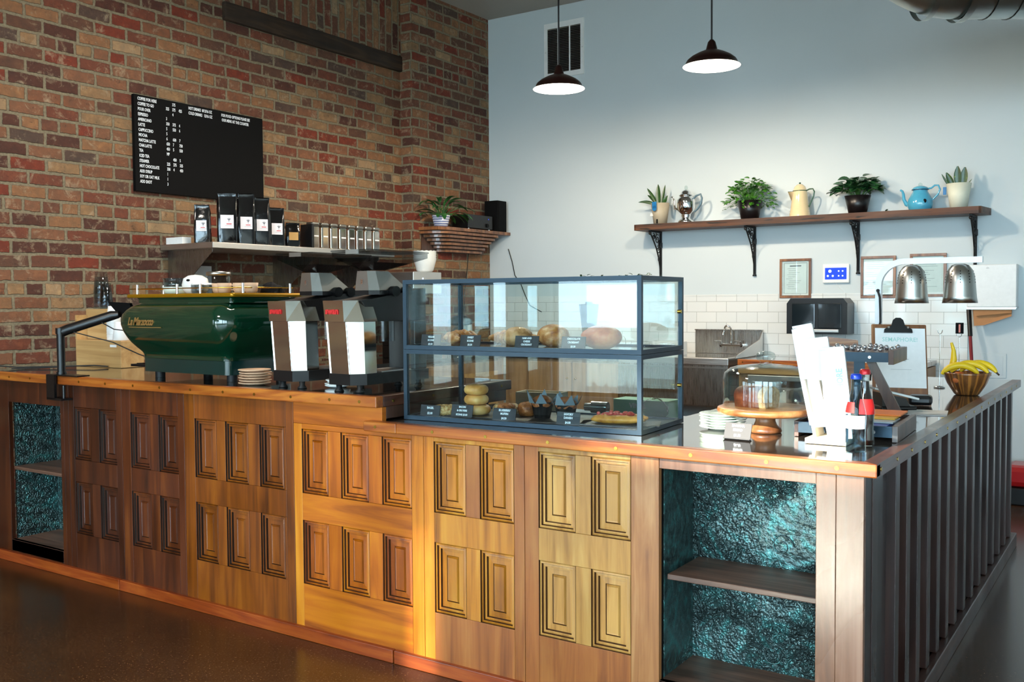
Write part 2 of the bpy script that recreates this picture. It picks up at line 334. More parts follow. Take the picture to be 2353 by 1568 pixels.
M['lime']=simple('lime green plastic','#8ee010',.3,coat=.4)
M['cola']=simple('cola','#1a0804',.08,coat=.6); M['water']=glassmat('water filled glass','#cfe6f0',1.35)
M['vinylgreen']=simple('mint green carton','#a4dcb8',.5,var=.04); M['greenstripe']=simple('green print','#3cae4c',.5); M['bagfilm']=glassmat('thin plastic bag','#e8f0ec',1.3,.35); M['shadein']=emit('lit lamp shade enamel','#fff0dc',9.0); M['screen']=emit('blue touch screen','#2a48ff',1.6); M['screenw']=emit('touch screen icons','#d0e0ff',2.2)
SKY=15.0; SUN=16.0; PEND=75; FILL_LIGHTS=[(-3.6,.2,60),(-3.8,3.6,50)]
# ---------------------------------------------------------------- room shell
WX=-5.535; YB=7.66; ZC=4.095; YF=-4.6; XR=5.2
struct(MB().box(-5.75,XR+.2,YF-.2,YB+.2,-.1,0),'floor',M['floor'],'polished brown concrete floor')
struct(MB().box(-5.75,XR+.2,YF-.2,YB+.2,ZC,ZC+.15),'ceiling',M['ceil'])
struct(MB().box(WX-.2,XR+.2,YB,YB+.2,0,ZC),'wall_back',M['wall'],'pale painted wall with the tiled splashback')
struct(MB().box(XR,XR+.2,YF,YB,0,ZC),'wall_right',M['wall'])
w=MB()
LW=[(-4.25,-3.57,.5,2.5),(-2.95,-2.27,.5,2.5),(-2.10,-1.42,.5,2.5)]
ys_=[YF]+[v for q in LW for v in q[:2]]+[YB]
for i in range(0,len(ys_),2): w.box(WX-.2,WX,ys_[i],ys_[i+1],0,ZC)
for q in LW: w.box(WX-.2,WX,q[0],q[1],0,q[2]).box(WX-.2,WX,q[0],q[1],q[3],ZC)
struct(w,'wall_left',M['brick'],'old exposed brick wall')
struct(MB().box(WX,-5.397,6.517,YB,0,ZC),'trim_1',M['brick'],'brick pilaster beside the white wall')
struct(MB().box(WX,WX+.012,4.66,6.517,3.53,ZC),'trim_2',M['brickv'],'soldier course of upright bricks over the timber')
b=MB(); b.box(WX-.02,WX+.035,4.60,6.517,3.40,3.53,.01)
struct(b,'trim_3',M['beam'],'dark timber beam let into the brick wall')
struct(MB().box(-5.39,-1.158,YB-.008,YB,.5,1.441).box(-5.39,-1.158,YB-.011,YB-.004,1.435,1.447),'trim_4',M['tile'],'white tiled splashback')
# front wall behind the camera: shop windows, plus unframed openings added to aim sunlight
FW=[(-4.46,-4.36,2.3,3.2),(-5.3,-4.0,.25,2.2),(-3.5,-2.62,.4,2.2),(-2.45,.2,.4,3.7),(-3.70,-2.60,3.57,3.9),(.6,2.6,.4,3.7),(3.0,4.9,.4,3.7)]
f=MB(); cols=sorted({-5.735,XR+.2}|{v for q in FW for v in (q[0],q[1])})
for x0,x1 in zip(cols,cols[1:]):
    z=0
    for q in sorted([q for q in FW if q[0]<=x0+1e-6 and q[1]>=x1-1e-6],key=lambda q:q[2]):
        f.box(x0,x1,YF-.2,YF,z,q[2]); z=q[3]
    f.box(x0,x1,YF-.2,YF,z,ZC)
struct(f,'wall_front',M['wall'])
M['winframe']=simple('dark window frame','#22262a',.4)
wi=0
def window(n,o,mulls):
    # o: (x0,x1,z0,z1) on front wall or ('L',y0,y1,z0,z1)
    if o[0]=='L':
        _,a,bb,c,d=o; g=MB(); t=.05
        g.box(WX-.13,WX-.07,a,bb,c,c+t).box(WX-.13,WX-.07,a,bb,d-t,d)
        for m in [a,bb-t]+list(mulls): g.box(WX-.13,WX-.07,m,m+t,c,d)
        fo=struct(g,'window_%d'%n,M['winframe']); MB().box(WX-.102,WX-.098,a,bb,c,d).build('pane',M['glass'],fo)
    else:
        a,bb,c,d=o; g=MB(); t=.05
        g.box(a,bb,YF-.13,YF-.07,c,c+t).box(a,bb,YF-.13,YF-.07,d-t,d)
        for m in [a,bb-t]+list(mulls): g.box(m,m+t,YF-.13,YF-.07,c,d)
        fo=struct(g,'window_%d'%n,M['winframe']); MB().box(a,bb,YF-.102,YF-.098,c,d).build('pane',M['glass'],fo)
window(1,FW[1],[]); window(2,FW[2],[]); window(3,FW[3],[-1.15]); window(7,FW[5],[1.6]); window(8,FW[6],[])
for i,q in enumerate(LW): window(4+i,('L',)+q,[])
M['street']=simple('pale pavement outside','#9a958c',.9,scale=3)
struct(MB().box(-40,40,-45,YF-.2,-.25,-.12).box(-40,WX-.2,YF-.2,30,-.25,-.12),'floor',M['street'],'pavement outside the windows')
# ---------------------------------------------------------------- camera
F=2218.8; YAW,PIT,ROL=-0.5913458,-0.0409432,-0.0063209
fw=Vector((math.sin(YAW)*math.cos(PIT),math.cos(YAW)*math.cos(PIT),math.sin(PIT))); rr=Vector((math.cos(YAW),-math.sin(YAW),0)); uu=rr.cross(fw)
r2=math.cos(ROL)*rr+math.sin(ROL)*uu; u2=-math.sin(ROL)*rr+math.cos(ROL)*uu
cam=bpy.data.cameras.new('camera'); co=bpy.data.objects.new('camera',cam); col.objects.link(co)
cam.sensor_width=36; cam.lens=F/2353*36; cam.clip_start=.05; cam.clip_end=200
mw=Matrix((r2,u2,-fw)).transposed().to_4x4(); mw.translation=Vector((0,0,1.40)); co.matrix_world=mw
sc=bpy.context.scene; sc.camera=co
sc.view_settings.view_transform='Standard'; sc.view_settings.look='None'; sc.view_settings.gamma=1; sc.view_settings.use_curve_mapping=False
sc.view_settings.exposure=0.3
# ---------------------------------------------------------------- daylight
w=bpy.data.worlds.new('sky'); sc.world=w; w.use_nodes=True; nt=w.node_tree; nt.nodes.clear()
bg=nt.nodes.new('ShaderNodeBackground'); ow=nt.nodes.new('ShaderNodeOutputWorld'); nt.links.new(bg.outputs[0],ow.inputs[0])
bg.inputs[0].default_value=(.66,.84,1.0,1); bg.inputs[1].default_value=SKY
sun=bpy.data.lights.new('sun','SUN'); sun.energy=SUN; sun.angle=R(1.2); sun.color=(1,.9,.74)
so=bpy.data.objects.new('sun',sun); col.objects.link(so)
el=R(19); az=Vector((-.28,-1,0)).normalized(); d=-(az*math.cos(el)+Vector((0,0,math.sin(el))))
so.rotation_euler=Vector((0,0,-1)).rotation_difference(d).to_euler(); so.location=(-4,-9,4)
def portal(x,y,z,sx,sz,rot):
    l=bpy.data.lights.new('window_daylight','AREA'); l.shape='RECTANGLE'; l.size=sx; l.size_y=sz; l.cycles.is_portal=True
    o=bpy.data.objects.new('window_daylight',l); col.objects.link(o); o.location=(x,y,z); o.rotation_euler=rot
for q in FW: portal((q[0]+q[1])/2,YF-.22,(q[2]+q[3])/2,q[1]-q[0],q[3]-q[2],(R(90),0,0))
for a,bb,c,dd in LW: portal(WX-.22,(a+bb)/2,(c+dd)/2,bb-a,dd-c,(R(90),0,R(-90)))
# ---------------------------------------------------------------- service counter, bay by bay
PY=2.818; K=.8805
ZT=1.037; ZL=.940
def raised(mb,x0,x1,z0,z1,y=PY):
    # stepped mouldings inside the opening: each step a ring that goes in
    def ring(a,b,ya,yb):
        mb.add([(x0+a,ya,z0+a),(x1-a,ya,z0+a),(x1-a,ya,z1-a),(x0+a,ya,z1-a),(x0+b,yb,z0+b),(x1-b,yb,z0+b),(x1-b,yb,z1-b),(x0+b,yb,z1-b)],
               [(0,1,5,4),(1,2,6,5),(2,3,7,6),(3,0,4,7)])
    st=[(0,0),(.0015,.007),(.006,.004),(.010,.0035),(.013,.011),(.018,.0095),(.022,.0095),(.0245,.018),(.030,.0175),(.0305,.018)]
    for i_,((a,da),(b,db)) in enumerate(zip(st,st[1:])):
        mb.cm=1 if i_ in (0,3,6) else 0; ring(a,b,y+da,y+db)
    mb.cm=0
    a=.0305; e=y+.018; p=.046
    ring(a,p,e,e-.001); mb.cm=1; ring(p,p+.002,e-.001,e+.002); mb.cm=0; ring(p+.002,p+.006,e+.002,e-.005); ring(p+.006,p+.009,e-.005,e-.003)
    q=p+.009; mb.add([(x0+q,e-.003,z0+q),(x1-q,e-.003,z0+q),(x1-q,e-.003,z1-q),(x0+q,e-.003,z1-q)],[(0,1,2,3)])
def bay(x0,x1,sl,sr,wins,mat,label,ztop,stilemats=None,lowmat=None):
    t=thing('panel_door',label,'wooden panel',(x0,0,0),0,None)
    W=.148; zr=[(.231,.498),(.611,.879)]
    xw=[w-x0 for w in wins]; X1=x1-x0
    sm=stilemats or (mat,mat)
    y1=PY+.022
    MB().box(0,sl,PY,y1,.045,ztop,.0015).build('stile',M[sm[0]],t); MB().box(X1-sr,X1,PY,y1,.045,ztop,.0015).build('stile',M[sm[1]],t)
    g=.0008
    for nm,(a,b) in (('bottom_rail',(.045,zr[0][0])),('lock_rail',(zr[0][1],zr[1][0])),('top_rail',(zr[1][1],ztop))):
        MB().box(sl+g,X1-sr-g,PY,y1,a,b,.001).build(nm,M[lowmat] if (nm=='bottom_rail' and lowmat) else M[mat if mat not in('d4',) else 'd4h'],t)
    # muntins between the openings
    edges=[sl]+[v for w in xw for v in (w,w+W)]+[X1-sr]
    for i in range(0,len(edges),2):
        if edges[i+1]-edges[i]>.004:
            for k,(a,b) in enumerate(zr): MB().box(edges[i]+g,edges[i+1]-g,PY,y1,a+g,b-g,.001).build('muntin',M['stile_red'] if (mat=='d5' and k==1 and 0<i<len(edges)-2) else M[mat],t)
    for (a,b) in zr:
        for w in xw:
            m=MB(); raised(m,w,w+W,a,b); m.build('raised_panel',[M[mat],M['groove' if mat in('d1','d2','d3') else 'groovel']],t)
    MB().box(0,X1,PY+.03,PY+.036,.045,ztop).build('backing',M['blackm'],t)
    return t
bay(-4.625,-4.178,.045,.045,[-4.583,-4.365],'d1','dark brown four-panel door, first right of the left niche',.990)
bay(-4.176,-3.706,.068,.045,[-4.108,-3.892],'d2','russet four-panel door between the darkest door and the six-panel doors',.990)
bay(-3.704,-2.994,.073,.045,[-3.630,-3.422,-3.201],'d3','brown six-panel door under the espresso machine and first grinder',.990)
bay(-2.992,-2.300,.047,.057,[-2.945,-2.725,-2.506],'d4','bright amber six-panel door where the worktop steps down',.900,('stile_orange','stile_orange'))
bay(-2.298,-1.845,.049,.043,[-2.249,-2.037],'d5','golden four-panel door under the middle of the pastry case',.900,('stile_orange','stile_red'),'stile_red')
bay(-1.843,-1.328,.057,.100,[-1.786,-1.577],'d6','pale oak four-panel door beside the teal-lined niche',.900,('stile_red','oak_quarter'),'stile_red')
# the upper part of the amber door's head closes the step in the worktops
tag(MB().box(-2.992,-2.502,PY,PY+.024,.901,.992,.001).build('riser_board',M['d4h']),'amber board closing the step between the two worktops','board')
# right niche lined with pressed tin
def niche(x0,x1,z0,z1,label,shelfz,mat_fr,shelf_x0,pl,pr,zb,ztop,depth=.27):
    t=thing('display_niche',label,'niche',(x0,PY,0))
    W=x1-x0; D=depth
    MB().box(-.02,0,.038,D,z0-.06,z1+.02).build('side_lining',M['tin'],t)
    MB().box(W,W+.02,.024,D,z0-.06,z1+.02).build('side_lining',M['tin'],t)
    MB().box(-.02,W+.02,D,D+.02,z0-.06,z1+.02).build('back_lining',M['tin'],t)
    MB().box(-.0,W+.0,.0,D,z0-.06,z0).build('niche_floor',M['darkshelf'],t)
    MB().box(-.001,W+.001,.024,D,z1+.02,z1+.022).build('niche_top',M['blackm'],t)
    if pl: MB().box(-pl,0,0,.022,.045,ztop,.0015).build('post',M[mat_fr],t)
    if pr: MB().box(W,W+pr*.42,0,.022,.045,ztop,.0015).box(W+pr*.42+.0006,W+pr,0,.022,.045,ztop,.0015).build('post',M[mat_fr],t)
    MB().box(0,W,0,.022,z1,ztop,.001).build('head_rail',M[mat_fr],t); MB().box(0,W,0,.022,.045,z0,.001).build('sill_rail',M[mat_fr],t)
    s=MB(); s.box(shelf_x0,W,.012,D,shelfz-.018,shelfz,.003); s.build('shelf',M['darkshelf'],t)
    e=MB(); rnd=random.Random(3)
    for _ in range(int(9*W/.5)):
        cx=rnd.uniform(.05,W-.05); cz=rnd.uniform(z0+.05,z1-.05); r0=rnd.uniform(.018,.04); sg=rnd.choice((-1,1)); pts=[]
        for i in range(26):
            a=i*.42*sg+rnd.random()*.02; rr_=r0*(1-i/28); pts.append((cx+rr_*math.cos(a),D-.002,cz+rr_*math.sin(a)))
        e.tube(pts,[.0032*(1-i/40) for i in range(26)],6)
    e.build('embossed_scrolls',M['tin'],t)
    return t
niche(-1.326,-.826,.170,.862,'open niche lined with teal pressed tin at the right end of the counter',.520,'oak_pale',.022,0,.136,.045,.900)
niche(-5.195,-4.702,.118,.873,'open niche lined with dark pressed tin at the left end of the counter',.520,'d1',.02,.13,.075,.045,.990)
# carcass, side boards and slats
tag(MB().box(-.724,-.712,2.845,6.10,.0,.900).box(-1.30,-.724,3.14,3.55,.0,.90).box(-2.49,-1.36,2.87,3.55,0,.90).box(-5.44,-2.62,3.14,3.70,0,.983).box(-4.60,-2.62,2.87,3.14,0,.983).box(-1.16,-.724,3.55,6.08,.0,.886).build('counter_carcass',M['slat']),'plain dark carcass inside the L-shaped counter','counter base')
t=thing('slatted_panel','dark slatted wooden side of the counter facing the right','slatted panel',(-.69,2.82,0))
for i,(a,b,d) in enumerate(((0,.066,.0),(.068,.13,.003),(.133,.20,.0))): MB().box(-.02,d,a+.022,b+.022,.077,.900,.001).build('board',M['slat' if i!=1 else 'slat2'],t)
sy=[3.14,3.30,3.47,3.645,3.83,4.02,4.21,4.42,4.63,4.84,5.05,5.27,5.49,5.71,5.93]
for y in sy: MB().box(-.020,.018,y-2.82,y-2.82+.052,.077,.900,.002).build('slat',M['slat2'],t)
rnd=random.Random(5); ys=[3.05]+[y+.052 for y in sy]
for i in range(len(sy)): MB().box(-.021,-.012,ys[i]-2.82,sy[i]-2.82,.077,.900).build('back_board',M['slat' if i%2 else 'slat2'],t)
# kickboards
for x0,x1,lb in ((-5.6,-4.205,'left kickboard strip under the dark doors'),(-4.2,-2.447,'middle kickboard strip with bold grain under the brown and amber doors'),(-2.441,-.672,'right kickboard strip, lightest, under the pale doors')):
    m=MB(); m.box(x0,x1,2.800,2.834,0,.052,.003); tag(m.build('kickboard',M['kick']),lb,'kickboard','kickboards along the counter front')
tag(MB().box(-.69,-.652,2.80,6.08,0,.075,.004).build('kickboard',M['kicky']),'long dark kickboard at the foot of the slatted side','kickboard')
# worktops
def screws(t,pts,d):
    for p in pts: MB().cyl((0,0,0),.0062,.0024,12,axis=d).build('brass_screw',M['brass'],t,loc=p)
t=thing('upper_worktop','raised black glass worktop with orange oak edging under the espresso machine','worktop',(-4.0,2.775,0))
MB().box(-1.6,1.460,.0425,.934,.993,1.0355).build('glass_surface',M['worktop'],t)
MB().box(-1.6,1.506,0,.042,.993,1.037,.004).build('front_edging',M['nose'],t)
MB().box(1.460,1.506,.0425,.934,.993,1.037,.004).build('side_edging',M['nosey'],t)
MB().box(1.40,1.498,.068,.90,.945,.9925,.002).build('side_apron',M['walnut'],t)
screws(t,[(v+4.0,.0005,1.014) for v in (-5.30,-5.10,-4.90,-4.68,-4.46,-4.24,-4.02,-3.82,-3.60,-3.38,-3.18,-2.96,-2.74,-2.58)],(0,-1,0)); screws(t,[(1.5055,y,1.014) for y in (.1,.35,.6,.85)],(1,0,0))
t=thing('lower_worktop','lower L-shaped grey glass worktop with oak edging','worktop',(-2.562,2.775,0))
MB().box(.063,1.872,.0425,.795,.903,.9385).box(1.0,1.872,.795,3.333,.903,.9385).build('glass_surface',M['worktop_low'],t)
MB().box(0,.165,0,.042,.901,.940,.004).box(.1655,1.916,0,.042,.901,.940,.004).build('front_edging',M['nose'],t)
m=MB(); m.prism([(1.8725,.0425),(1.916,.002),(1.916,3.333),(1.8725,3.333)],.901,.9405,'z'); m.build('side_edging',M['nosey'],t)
screws(t,[(x+2.562,.0005,.921) for x in (-2.50,-2.22,-1.98,-1.72,-1.46,-1.20,-.96,-.755)],(0,-1,0)); screws(t,[(1.9155,.05+i*.205,.921) for i in range(16)],(1,0,0))
# ---------------------------------------------------------------- pendants, then added fill lights
def pendant(x,y,z,lab):
    t=thing('pendant_lamp',lab,'lamp',(x,y,z),0,'pendant lamps over the counter')
    MB().tube([(0,0,.158),(0,0,ZC-z-.03)],.006,8).build('cord',M['iron'],t)
    MB().lathe([(.0,.0),(.05,.0),(.055,.02),(.02,.03),(0,.03)],(0,0,ZC-z-.031),20).build('ceiling_rose',M['lamp_out'],t)
    MB().lathe([(.0,.165),(.012,.165),(.02,.155),(.024,.150),(.036,.103),(.04,.098)],(0,0,0),24).build('socket_cap',M['lamp_out'],t)
    MB().lathe([(.04,.099),(.055,.095),(.085,.083),(.125,.062),(.150,.042),(.158,.030),(.164,.012),(.180,.000)],(0,0,0),48).build('lamp_shade',M['lamp_out'],t)
    MB().lathe([(.0,.094),(.045,.093),(.083,.079),(.122,.058),(.147,.039),(.155,.028),(.161,.010),(.178,.0)],(0,0,0),48).build('enamel_lining',M['shadein'],t)
    l=bpy.data.lights.new('pendant_bulb','POINT'); l.energy=PEND; l.color=(1,.83,.62); l.shadow_soft_size=.05
    o=bpy.data.objects.new('pendant_bulb',l); col.objects.link(o); o.location=(x,y,z+.02)
pendant(-3.49,5.8,2.87,'dark bronze pendant lamp hanging left, in front of the vent grille'); pendant(-2.37,5.8,2.87,'dark bronze pendant lamp hanging right, nearer the metal duct')
for x,y,e in FILL_LIGHTS:  # unseen area lights added to brighten the brick wall
    l=bpy.data.lights.new('added_fill','AREA'); l.energy=e; l.size=.5; l.color=(1,.92,.82)
    o=bpy.data.objects.new('added_fill',l); col.objects.link(o); o.location=(x,y,3.6)
# ---------------------------------------------------------------- menu board
FXP=lambda x,y,z: frame_up((x,y,z),(0,1,0),(0,0,1))      # text on a wall facing +X
FYM=lambda x,y,z: frame_up((x,y,z),(1,0,0),(0,0,1))      # text facing -Y
t=thing('menu_board','large black letter board with white drinks menu on the brick wall','menu board',(-5.533,3.853,2.13))
MB().box(.003,.030,0,1.072,0,.622,.002).build('board',M['blackm'],t)
rows=['COFFEE FOR HERE','COFFEE TO GO','POUR OVER','ESPRESSO','AMERICANO','LATTE','CAPPUCCINO','MOCHA','MATCHA LATTE','CHAI LATTE','TEA','ICED TEA','STEAMER','HOT CHOCOLATE','ADD SYRUP','SOY OR OAT MILK','ADD SHOT']
pr=[('','375',''),('325','375','425'),('','4',''),('3','',''),('350','375','4'),('5','550','6'),('5','',''),('6','650','7'),('650','7','750'),('450','5','550'),('MP','',''),('','450','5'),('225','275','325'),('350','4','450'),('1','',''),('1','',''),('3','','')]
m=MB(); S=.028
def bt(s,y,z): m.text(s,S,FXP(.0305,y-3.853,z-2.13),.62,bold=.0006)
for i,r in enumerate(rows):
    z=2.718-i*.03325; bt(r,3.878+i*.0005,z)
    for c,v in zip((4.092,4.142,4.193),pr[i]):
        if v: bt(v,c,z)
bt('HOT DRINKS  8/12/16 OZ',4.272,2.718); bt('COLD DRINKS   12/16 OZ',4.272,2.685); bt('FOR FOOD OPTIONS PLEASE SEE',4.549,2.713); bt('OUR MENU AT THE COUNTER',4.552,2.680)
m.build('menu_lettering',M['chalk'],t)
# ---------------------------------------------------------------- vent grille
t=thing('vent_grille','white louvred vent grille high on the pale wall behind the left lamp','vent',(-4.76,YB,3.445))
m=MB(); W,H=.42,.50
m.box(0,W,-.012,0,0,.045).box(0,W,-.012,0,H-.05,H).box(0,.035,-.012,0,.045,H-.05).box(W-.035,W,-.012,0,.045,H-.05).box(.143,.156,-.010,0,.045,H-.05).box(.264,.277,-.010,0,.045,H-.05); m.build('grille_frame',M['white'],t)
MB().box(.035,W-.035,-.002,-.001,.045,H-.05).build('grille_back',M['blackm'],t)
m=MB()
for i in range(26):
    z=.05+i*.0155; m.add([(.035,-.009,z),(W-.035,-.009,z),(W-.035,-.003,z+.010),(.035,-.003,z+.010)],[(0,1,2,3)])
m.build('louvres',M['alu'],t)
for x in (.017,W-.017): MB().cyl((x,-.0122,H*.48),.005,.002,8,axis=(0,-1,0)).build('screw',M['steel'],t)
# ---------------------------------------------------------------- long plank shelf with iron brackets
SZ=2.043
m=MB(); m.prism([(-3.72,7.41),(-3.70,7.40),(-1.06,7.40),(-1.045,7.41),(-1.015,7.655),(-3.72,7.655)],1.994,SZ,'z')
tag(m.build('wall_shelf',M['shelfwood']),'long rough brown plank shelf on the white wall, holding pots and plants','shelf')
def bracket():
    t=thing('shelf_bracket','','shelf bracket',(-3.588,YB,1.60),0,'cast iron brackets under the plank shelf')
    m=MB(); m.box(-.011,.011,-.012,0,.0,.392,.002).box(-.011,.011,-.225,-.012,.380,.392,.002).box(-.016,.016,-.03,0,.25,.30,.006).cyl((0,-.007,-.006),.016,.012,12,axis=(0,0,1))
    m.tube([(0,-.012,.02),(0,-.022,.09),(0,-.05,.17),(0,-.095,.25),(0,-.15,.31),(0,-.20,.36),(0,-.215,.378)],.0065,8)
    m.ball((0,-.215,.368),.014,.014,.014,8,6)
    m.build('bracket_arms',M['iron'],t)
    m=MB()
    for cy,cz,r0,sg in ((-.075,.325,.042,1),(-.055,.235,.036,-1),(-.036,.155,.026,1),(-.145,.345,.028,-1),(-.03,.30,.02,1)):
        m.tube([(0,cy+sg*r0*(1-i/26)*math.cos(i*.45+1),cz+r0*(1-i/26)*math.sin(i*.45+1)) for i in range(22)],.0042,6)
    for a,b in (((-.012,.36),(-.04,.28)),((-.012,.2),(-.035,.19)),((-.1,.38),(-.09,.36))): m.tube([(0,a[0],a[1]),(0,b[0],b[1])],.004,6)
    m.build('scrollwork',M['iron'],t); return t
b0=bracket(); b0['label']='leftmost black iron scroll bracket, under the taupe plant pot'
for x,l in ((-2.753,'black iron scroll bracket under the bushy trailing plant'),(-1.934,'black iron scroll bracket under the dark leafed plant'),(-1.115,'rightmost black iron scroll bracket, behind the heat lamp')): dup(b0,(x,YB,1.60),label=l)
# pots and jugs on the plank shelf
def pot(mb,r1,r0,h,th=.004): mb.lathe([(0,0),(r0,0),(r1,h),(r1-th,h),(r1-th-.004,h-.02),(0,h-.022)],(0,0,0),36); return mb
t=thing('potted_snake_plant','taupe pot with blue tag and spiky snake plant, left end of shelf','potted plant',(-3.53,7.52,SZ))
pot(MB(),.080,.055,.178).build('pot',M['greypot'],t)
MB().cyl((0,0,.150),.072,.008,24).build('soil',M['soil'],t)
m=MB()
for a,e,L,w,b in ((195,35,.19,.030,.75),(160,60,.20,.028,.35),(120,82,.19,.045,.05),(60,72,.185,.026,-.1),(20,62,.10,.030,.1),(340,55,.08,.035,.2),(150,50,.16,.026,.5)):
    d=(math.cos(R(a))*math.cos(R(e)),math.sin(R(a))*math.cos(R(e))*.4,math.sin(R(e))); m.leaf((.0+.02*math.cos(R(a)),0,.155),d,(0,-1,.2),L,w,b,8,.2)
m.build('leaves',M['snake'],t)
M['tagblue']=simple('blue plant tag','#1c6ea8',.4)
m=MB(); m.cm=0; m.box(-.022,.022,-.0835,-.081,.135,.190,.001).cyl((0,-.081,.135),.022,.0025,20,axis=(0,-1,0)); o=m.build('plant_tag',M['tagblue'],t); o.rotation_euler=(R(3),0,R(-8))
MB().cyl((0,-.0842,.140),.016,.001,20,axis=(0,-1,0)).build('tag_badge',M['white'],t,rz=R(-8))
MB().box(-.058,-.024,-.0722,-.0706,.062,.087).build('price_sticker',M['white'],t,rot=(R(-8.5),0,R(-20)))
MB().box(-.006,.006,-.0665,-.058,.006,.042,.002).build('drain_slot',M['blackm'],t)
t=thing('percolator','shiny chrome coffee percolator with grey handle and curved spout','percolator',(-3.295,7.52,SZ))
MB().lathe([(0,0),(.062,0),(.066,.012),(.056,.026),(.038,.038),(.034,.050),(.040,.062),(.036,.070),(.046,.082),(.066,.100),(.074,.125),(.076,.170),(.072,.195),(.060,.212),(.052,.220),(.060,.226),(.060,.232),(.045,.240),(.040,.258),(.022,.276),(.0,.280)],(0,0,0),40).build('body',M['chrome'],t)
m=MB(); m.tube([(-.064,0,.115),(-.098,0,.128),(-.108,0,.165),(-.108,0,.20),(-.118,0,.222),(-.132,0,.226)],[.012,.010,.008,.007,.006,.006],10); m.build('spout',M['chrome'],t)
M['slateblue']=simple('grey bakelite','#5c7684',.3,coat=.4)
m=MB(); m.tube([(.066,0,.20),(.09,0,.222),(.128,0,.232),(.140,0,.20),(.132,0,.155),(.105,0,.115),(.075,0,.09)],[.009,.010,.011,.011,.011,.010,.008],10,flat=.8); m.build('handle',M['slateblue'],t)
MB().lathe([(0,.278),(.012,.28),(.015,.29),(.013,.305),(.006,.312),(0,.312)],(0,0,0),16).build('glass_knob',M['glassd'],t)
def bushy(name,label,x,potr,poth,mat,n,rad,hgt,lw,ll,seed,trail=0,pm='blackpot'):
    t=thing(name,label,'potted plant',(x,7.52,SZ)); rn=random.Random(seed)
    pot(MB(),potr,potr*.68,poth).build('pot',M[pm],t); MB().cyl((0,0,poth-.03),potr-.012,.008,24).build('soil',M['soil'],t)
    m=MB(); st=MB()
    for i in range(n):
        a=rn.uniform(0,2*PI); u=rn.random()**.6; r=rad*u; z=poth+.012+hgt*(1-u*u*.8)*rn.uniform(.45,1)
        if trail and u>.75: z-=rn.uniform(0,.10)
        y=r*math.sin(a)*.55; p=(r*math.cos(a),min(y,.11),z)
        if p[1]<-.12: p=(p[0],-.12,p[2])
        el=rn.uniform(-.3,.75); d=(math.cos(a+rn.uniform(-.7,.7)),math.sin(a+rn.uniform(-.7,.7)),el)
        if p[1]>.06: d=(d[0],-abs(d[1]),d[2])
        k=rn.uniform(.75,1.2); m.leaf(p,d,(rn.uniform(-.4,.4),rn.uniform(-.9,0),1),ll*k,lw*k,rn.uniform(.2,.9),5,.12)
        if i%3==0: st.tube([(p[0]*.15,p[1]*.15,poth-.025),(p[0]*.6,p[1]*.6,(poth+p[2])/2+.02),p],.0014,4)
    m.build('foliage',mat,t); st.build('stems',M['leaf'],t); return t
bushy('potted_trailing_plant','black pot with bright green small leafed bushy plant, second plant from the left',-2.746,.100,.150,M['leaf'],330,.205,.17,.024,.042,11,1)
bushy('potted_fittonia','black pot with broad dark green leaves between cream pitcher and blue teapot',-1.907,.095,.135,M['leafd'],150,.165,.14,.052,.070,5)
t=thing('enamel_pitcher','cream enamel coffee pitcher with green rim and handle','pitcher',(-2.344,7.52,SZ))
MB().lathe([(0,0),(.080,0),(.081,.006),(.077,.012),(.079,.030),(.074,.035),(.075,.048),(.072,.052),(.060,.15),(.054,.195),(.052,.200)],(0,0,0),40).lathe([(.053,.202),(.050,.210),(.040,.235),(.020,.252),(0,.256)],(0,0,0),36).build('body',M['cream'],t)
MB().lathe([(.051,.198),(.055,.199),(.055,.204),(.051,.205)],(0,0,0),40).tube([(-.050,0,.199),(-.094,0,.201)],.003,6).build('green_rim',M['grn_trim'],t)
m=MB(); m.add([(-.045,-.03,.197),(-.045,.03,.197),(-.094,0,.199),(-.052,-.03,.12),(-.052,.03,.12),(-.060,0,.112)],[(0,2,5,3),(1,4,5,2),(0,1,2)],True); m.build('spout',M['cream'],t)
m=MB(); m.tube([(.050,0,.202),(.075,0,.212),(.10,0,.212),(.112,0,.19),(.106,0,.155),(.086,0,.11),(.070,0,.075)],.0055,8); m.build('handle',M['grn_trim'],t)
MB().ball((0,0,.262),.008,.008,.007,12,8).build('knob',M['grn_trim'],t)
t=thing('enamel_teapot','sky blue enamel teapot with glass knob and a chipped black spot','teapot',(-1.465,7.52,SZ))
MB().lathe([(0,0),(.070,0),(.076,.006),(.086,.03),(.088,.055),(.080,.085),(.062,.118),(.052,.135),(.050,.15)],(0,0,0),40).build('body',M['blue'],t)
MB().lathe([(.056,.150),(.058,.153),(.048,.166),(.028,.176),(.018,.178),(0,.178)],(0,0,0),36).build('lid',M['blue'],t)
MB().lathe([(.051,.146),(.060,.147),(.060,.152),(.051,.153)],(0,0,0),36).build('rim',M['blued'],t)
MB().lathe([(.0,.177),(.012,.178),(.016,.184),(.016,.192),(.006,.20),(0,.204)],(0,0,0),14).build('glass_knob',M['glassd'],t)
m=MB(); m.tube([(-.066,0,.038),(-.095,0,.05),(-.112,0,.085),(-.116,0,.125),(-.124,0,.148),(-.138,0,.157)],[.017,.015,.012,.010,.008,.007],12); m.build('spout',M['blue'],t)
m=MB(); m.tube([(.052,0,.155),(.075,0,.158),(.098,0,.176),(.122,0,.174),(.133,0,.145),(.12,0,.11),(.082,0,.072)],.0065,10); m.build('handle',M['blue'],t)
MB().ball((.045,-.0735,.062),.012,.004,.015,12,8).build('chipped_spot',M['blackm'],t)
t=thing('potted_snake_plant','cream pot with short broad snake plant leaves, right end of shelf','potted plant',(-1.207,7.52,SZ))
pot(MB(),.083,.056,.176).build('pot',M['creampot'],t); MB().cyl((0,0,.145),.074,.008,24).build('soil',M['soil'],t)
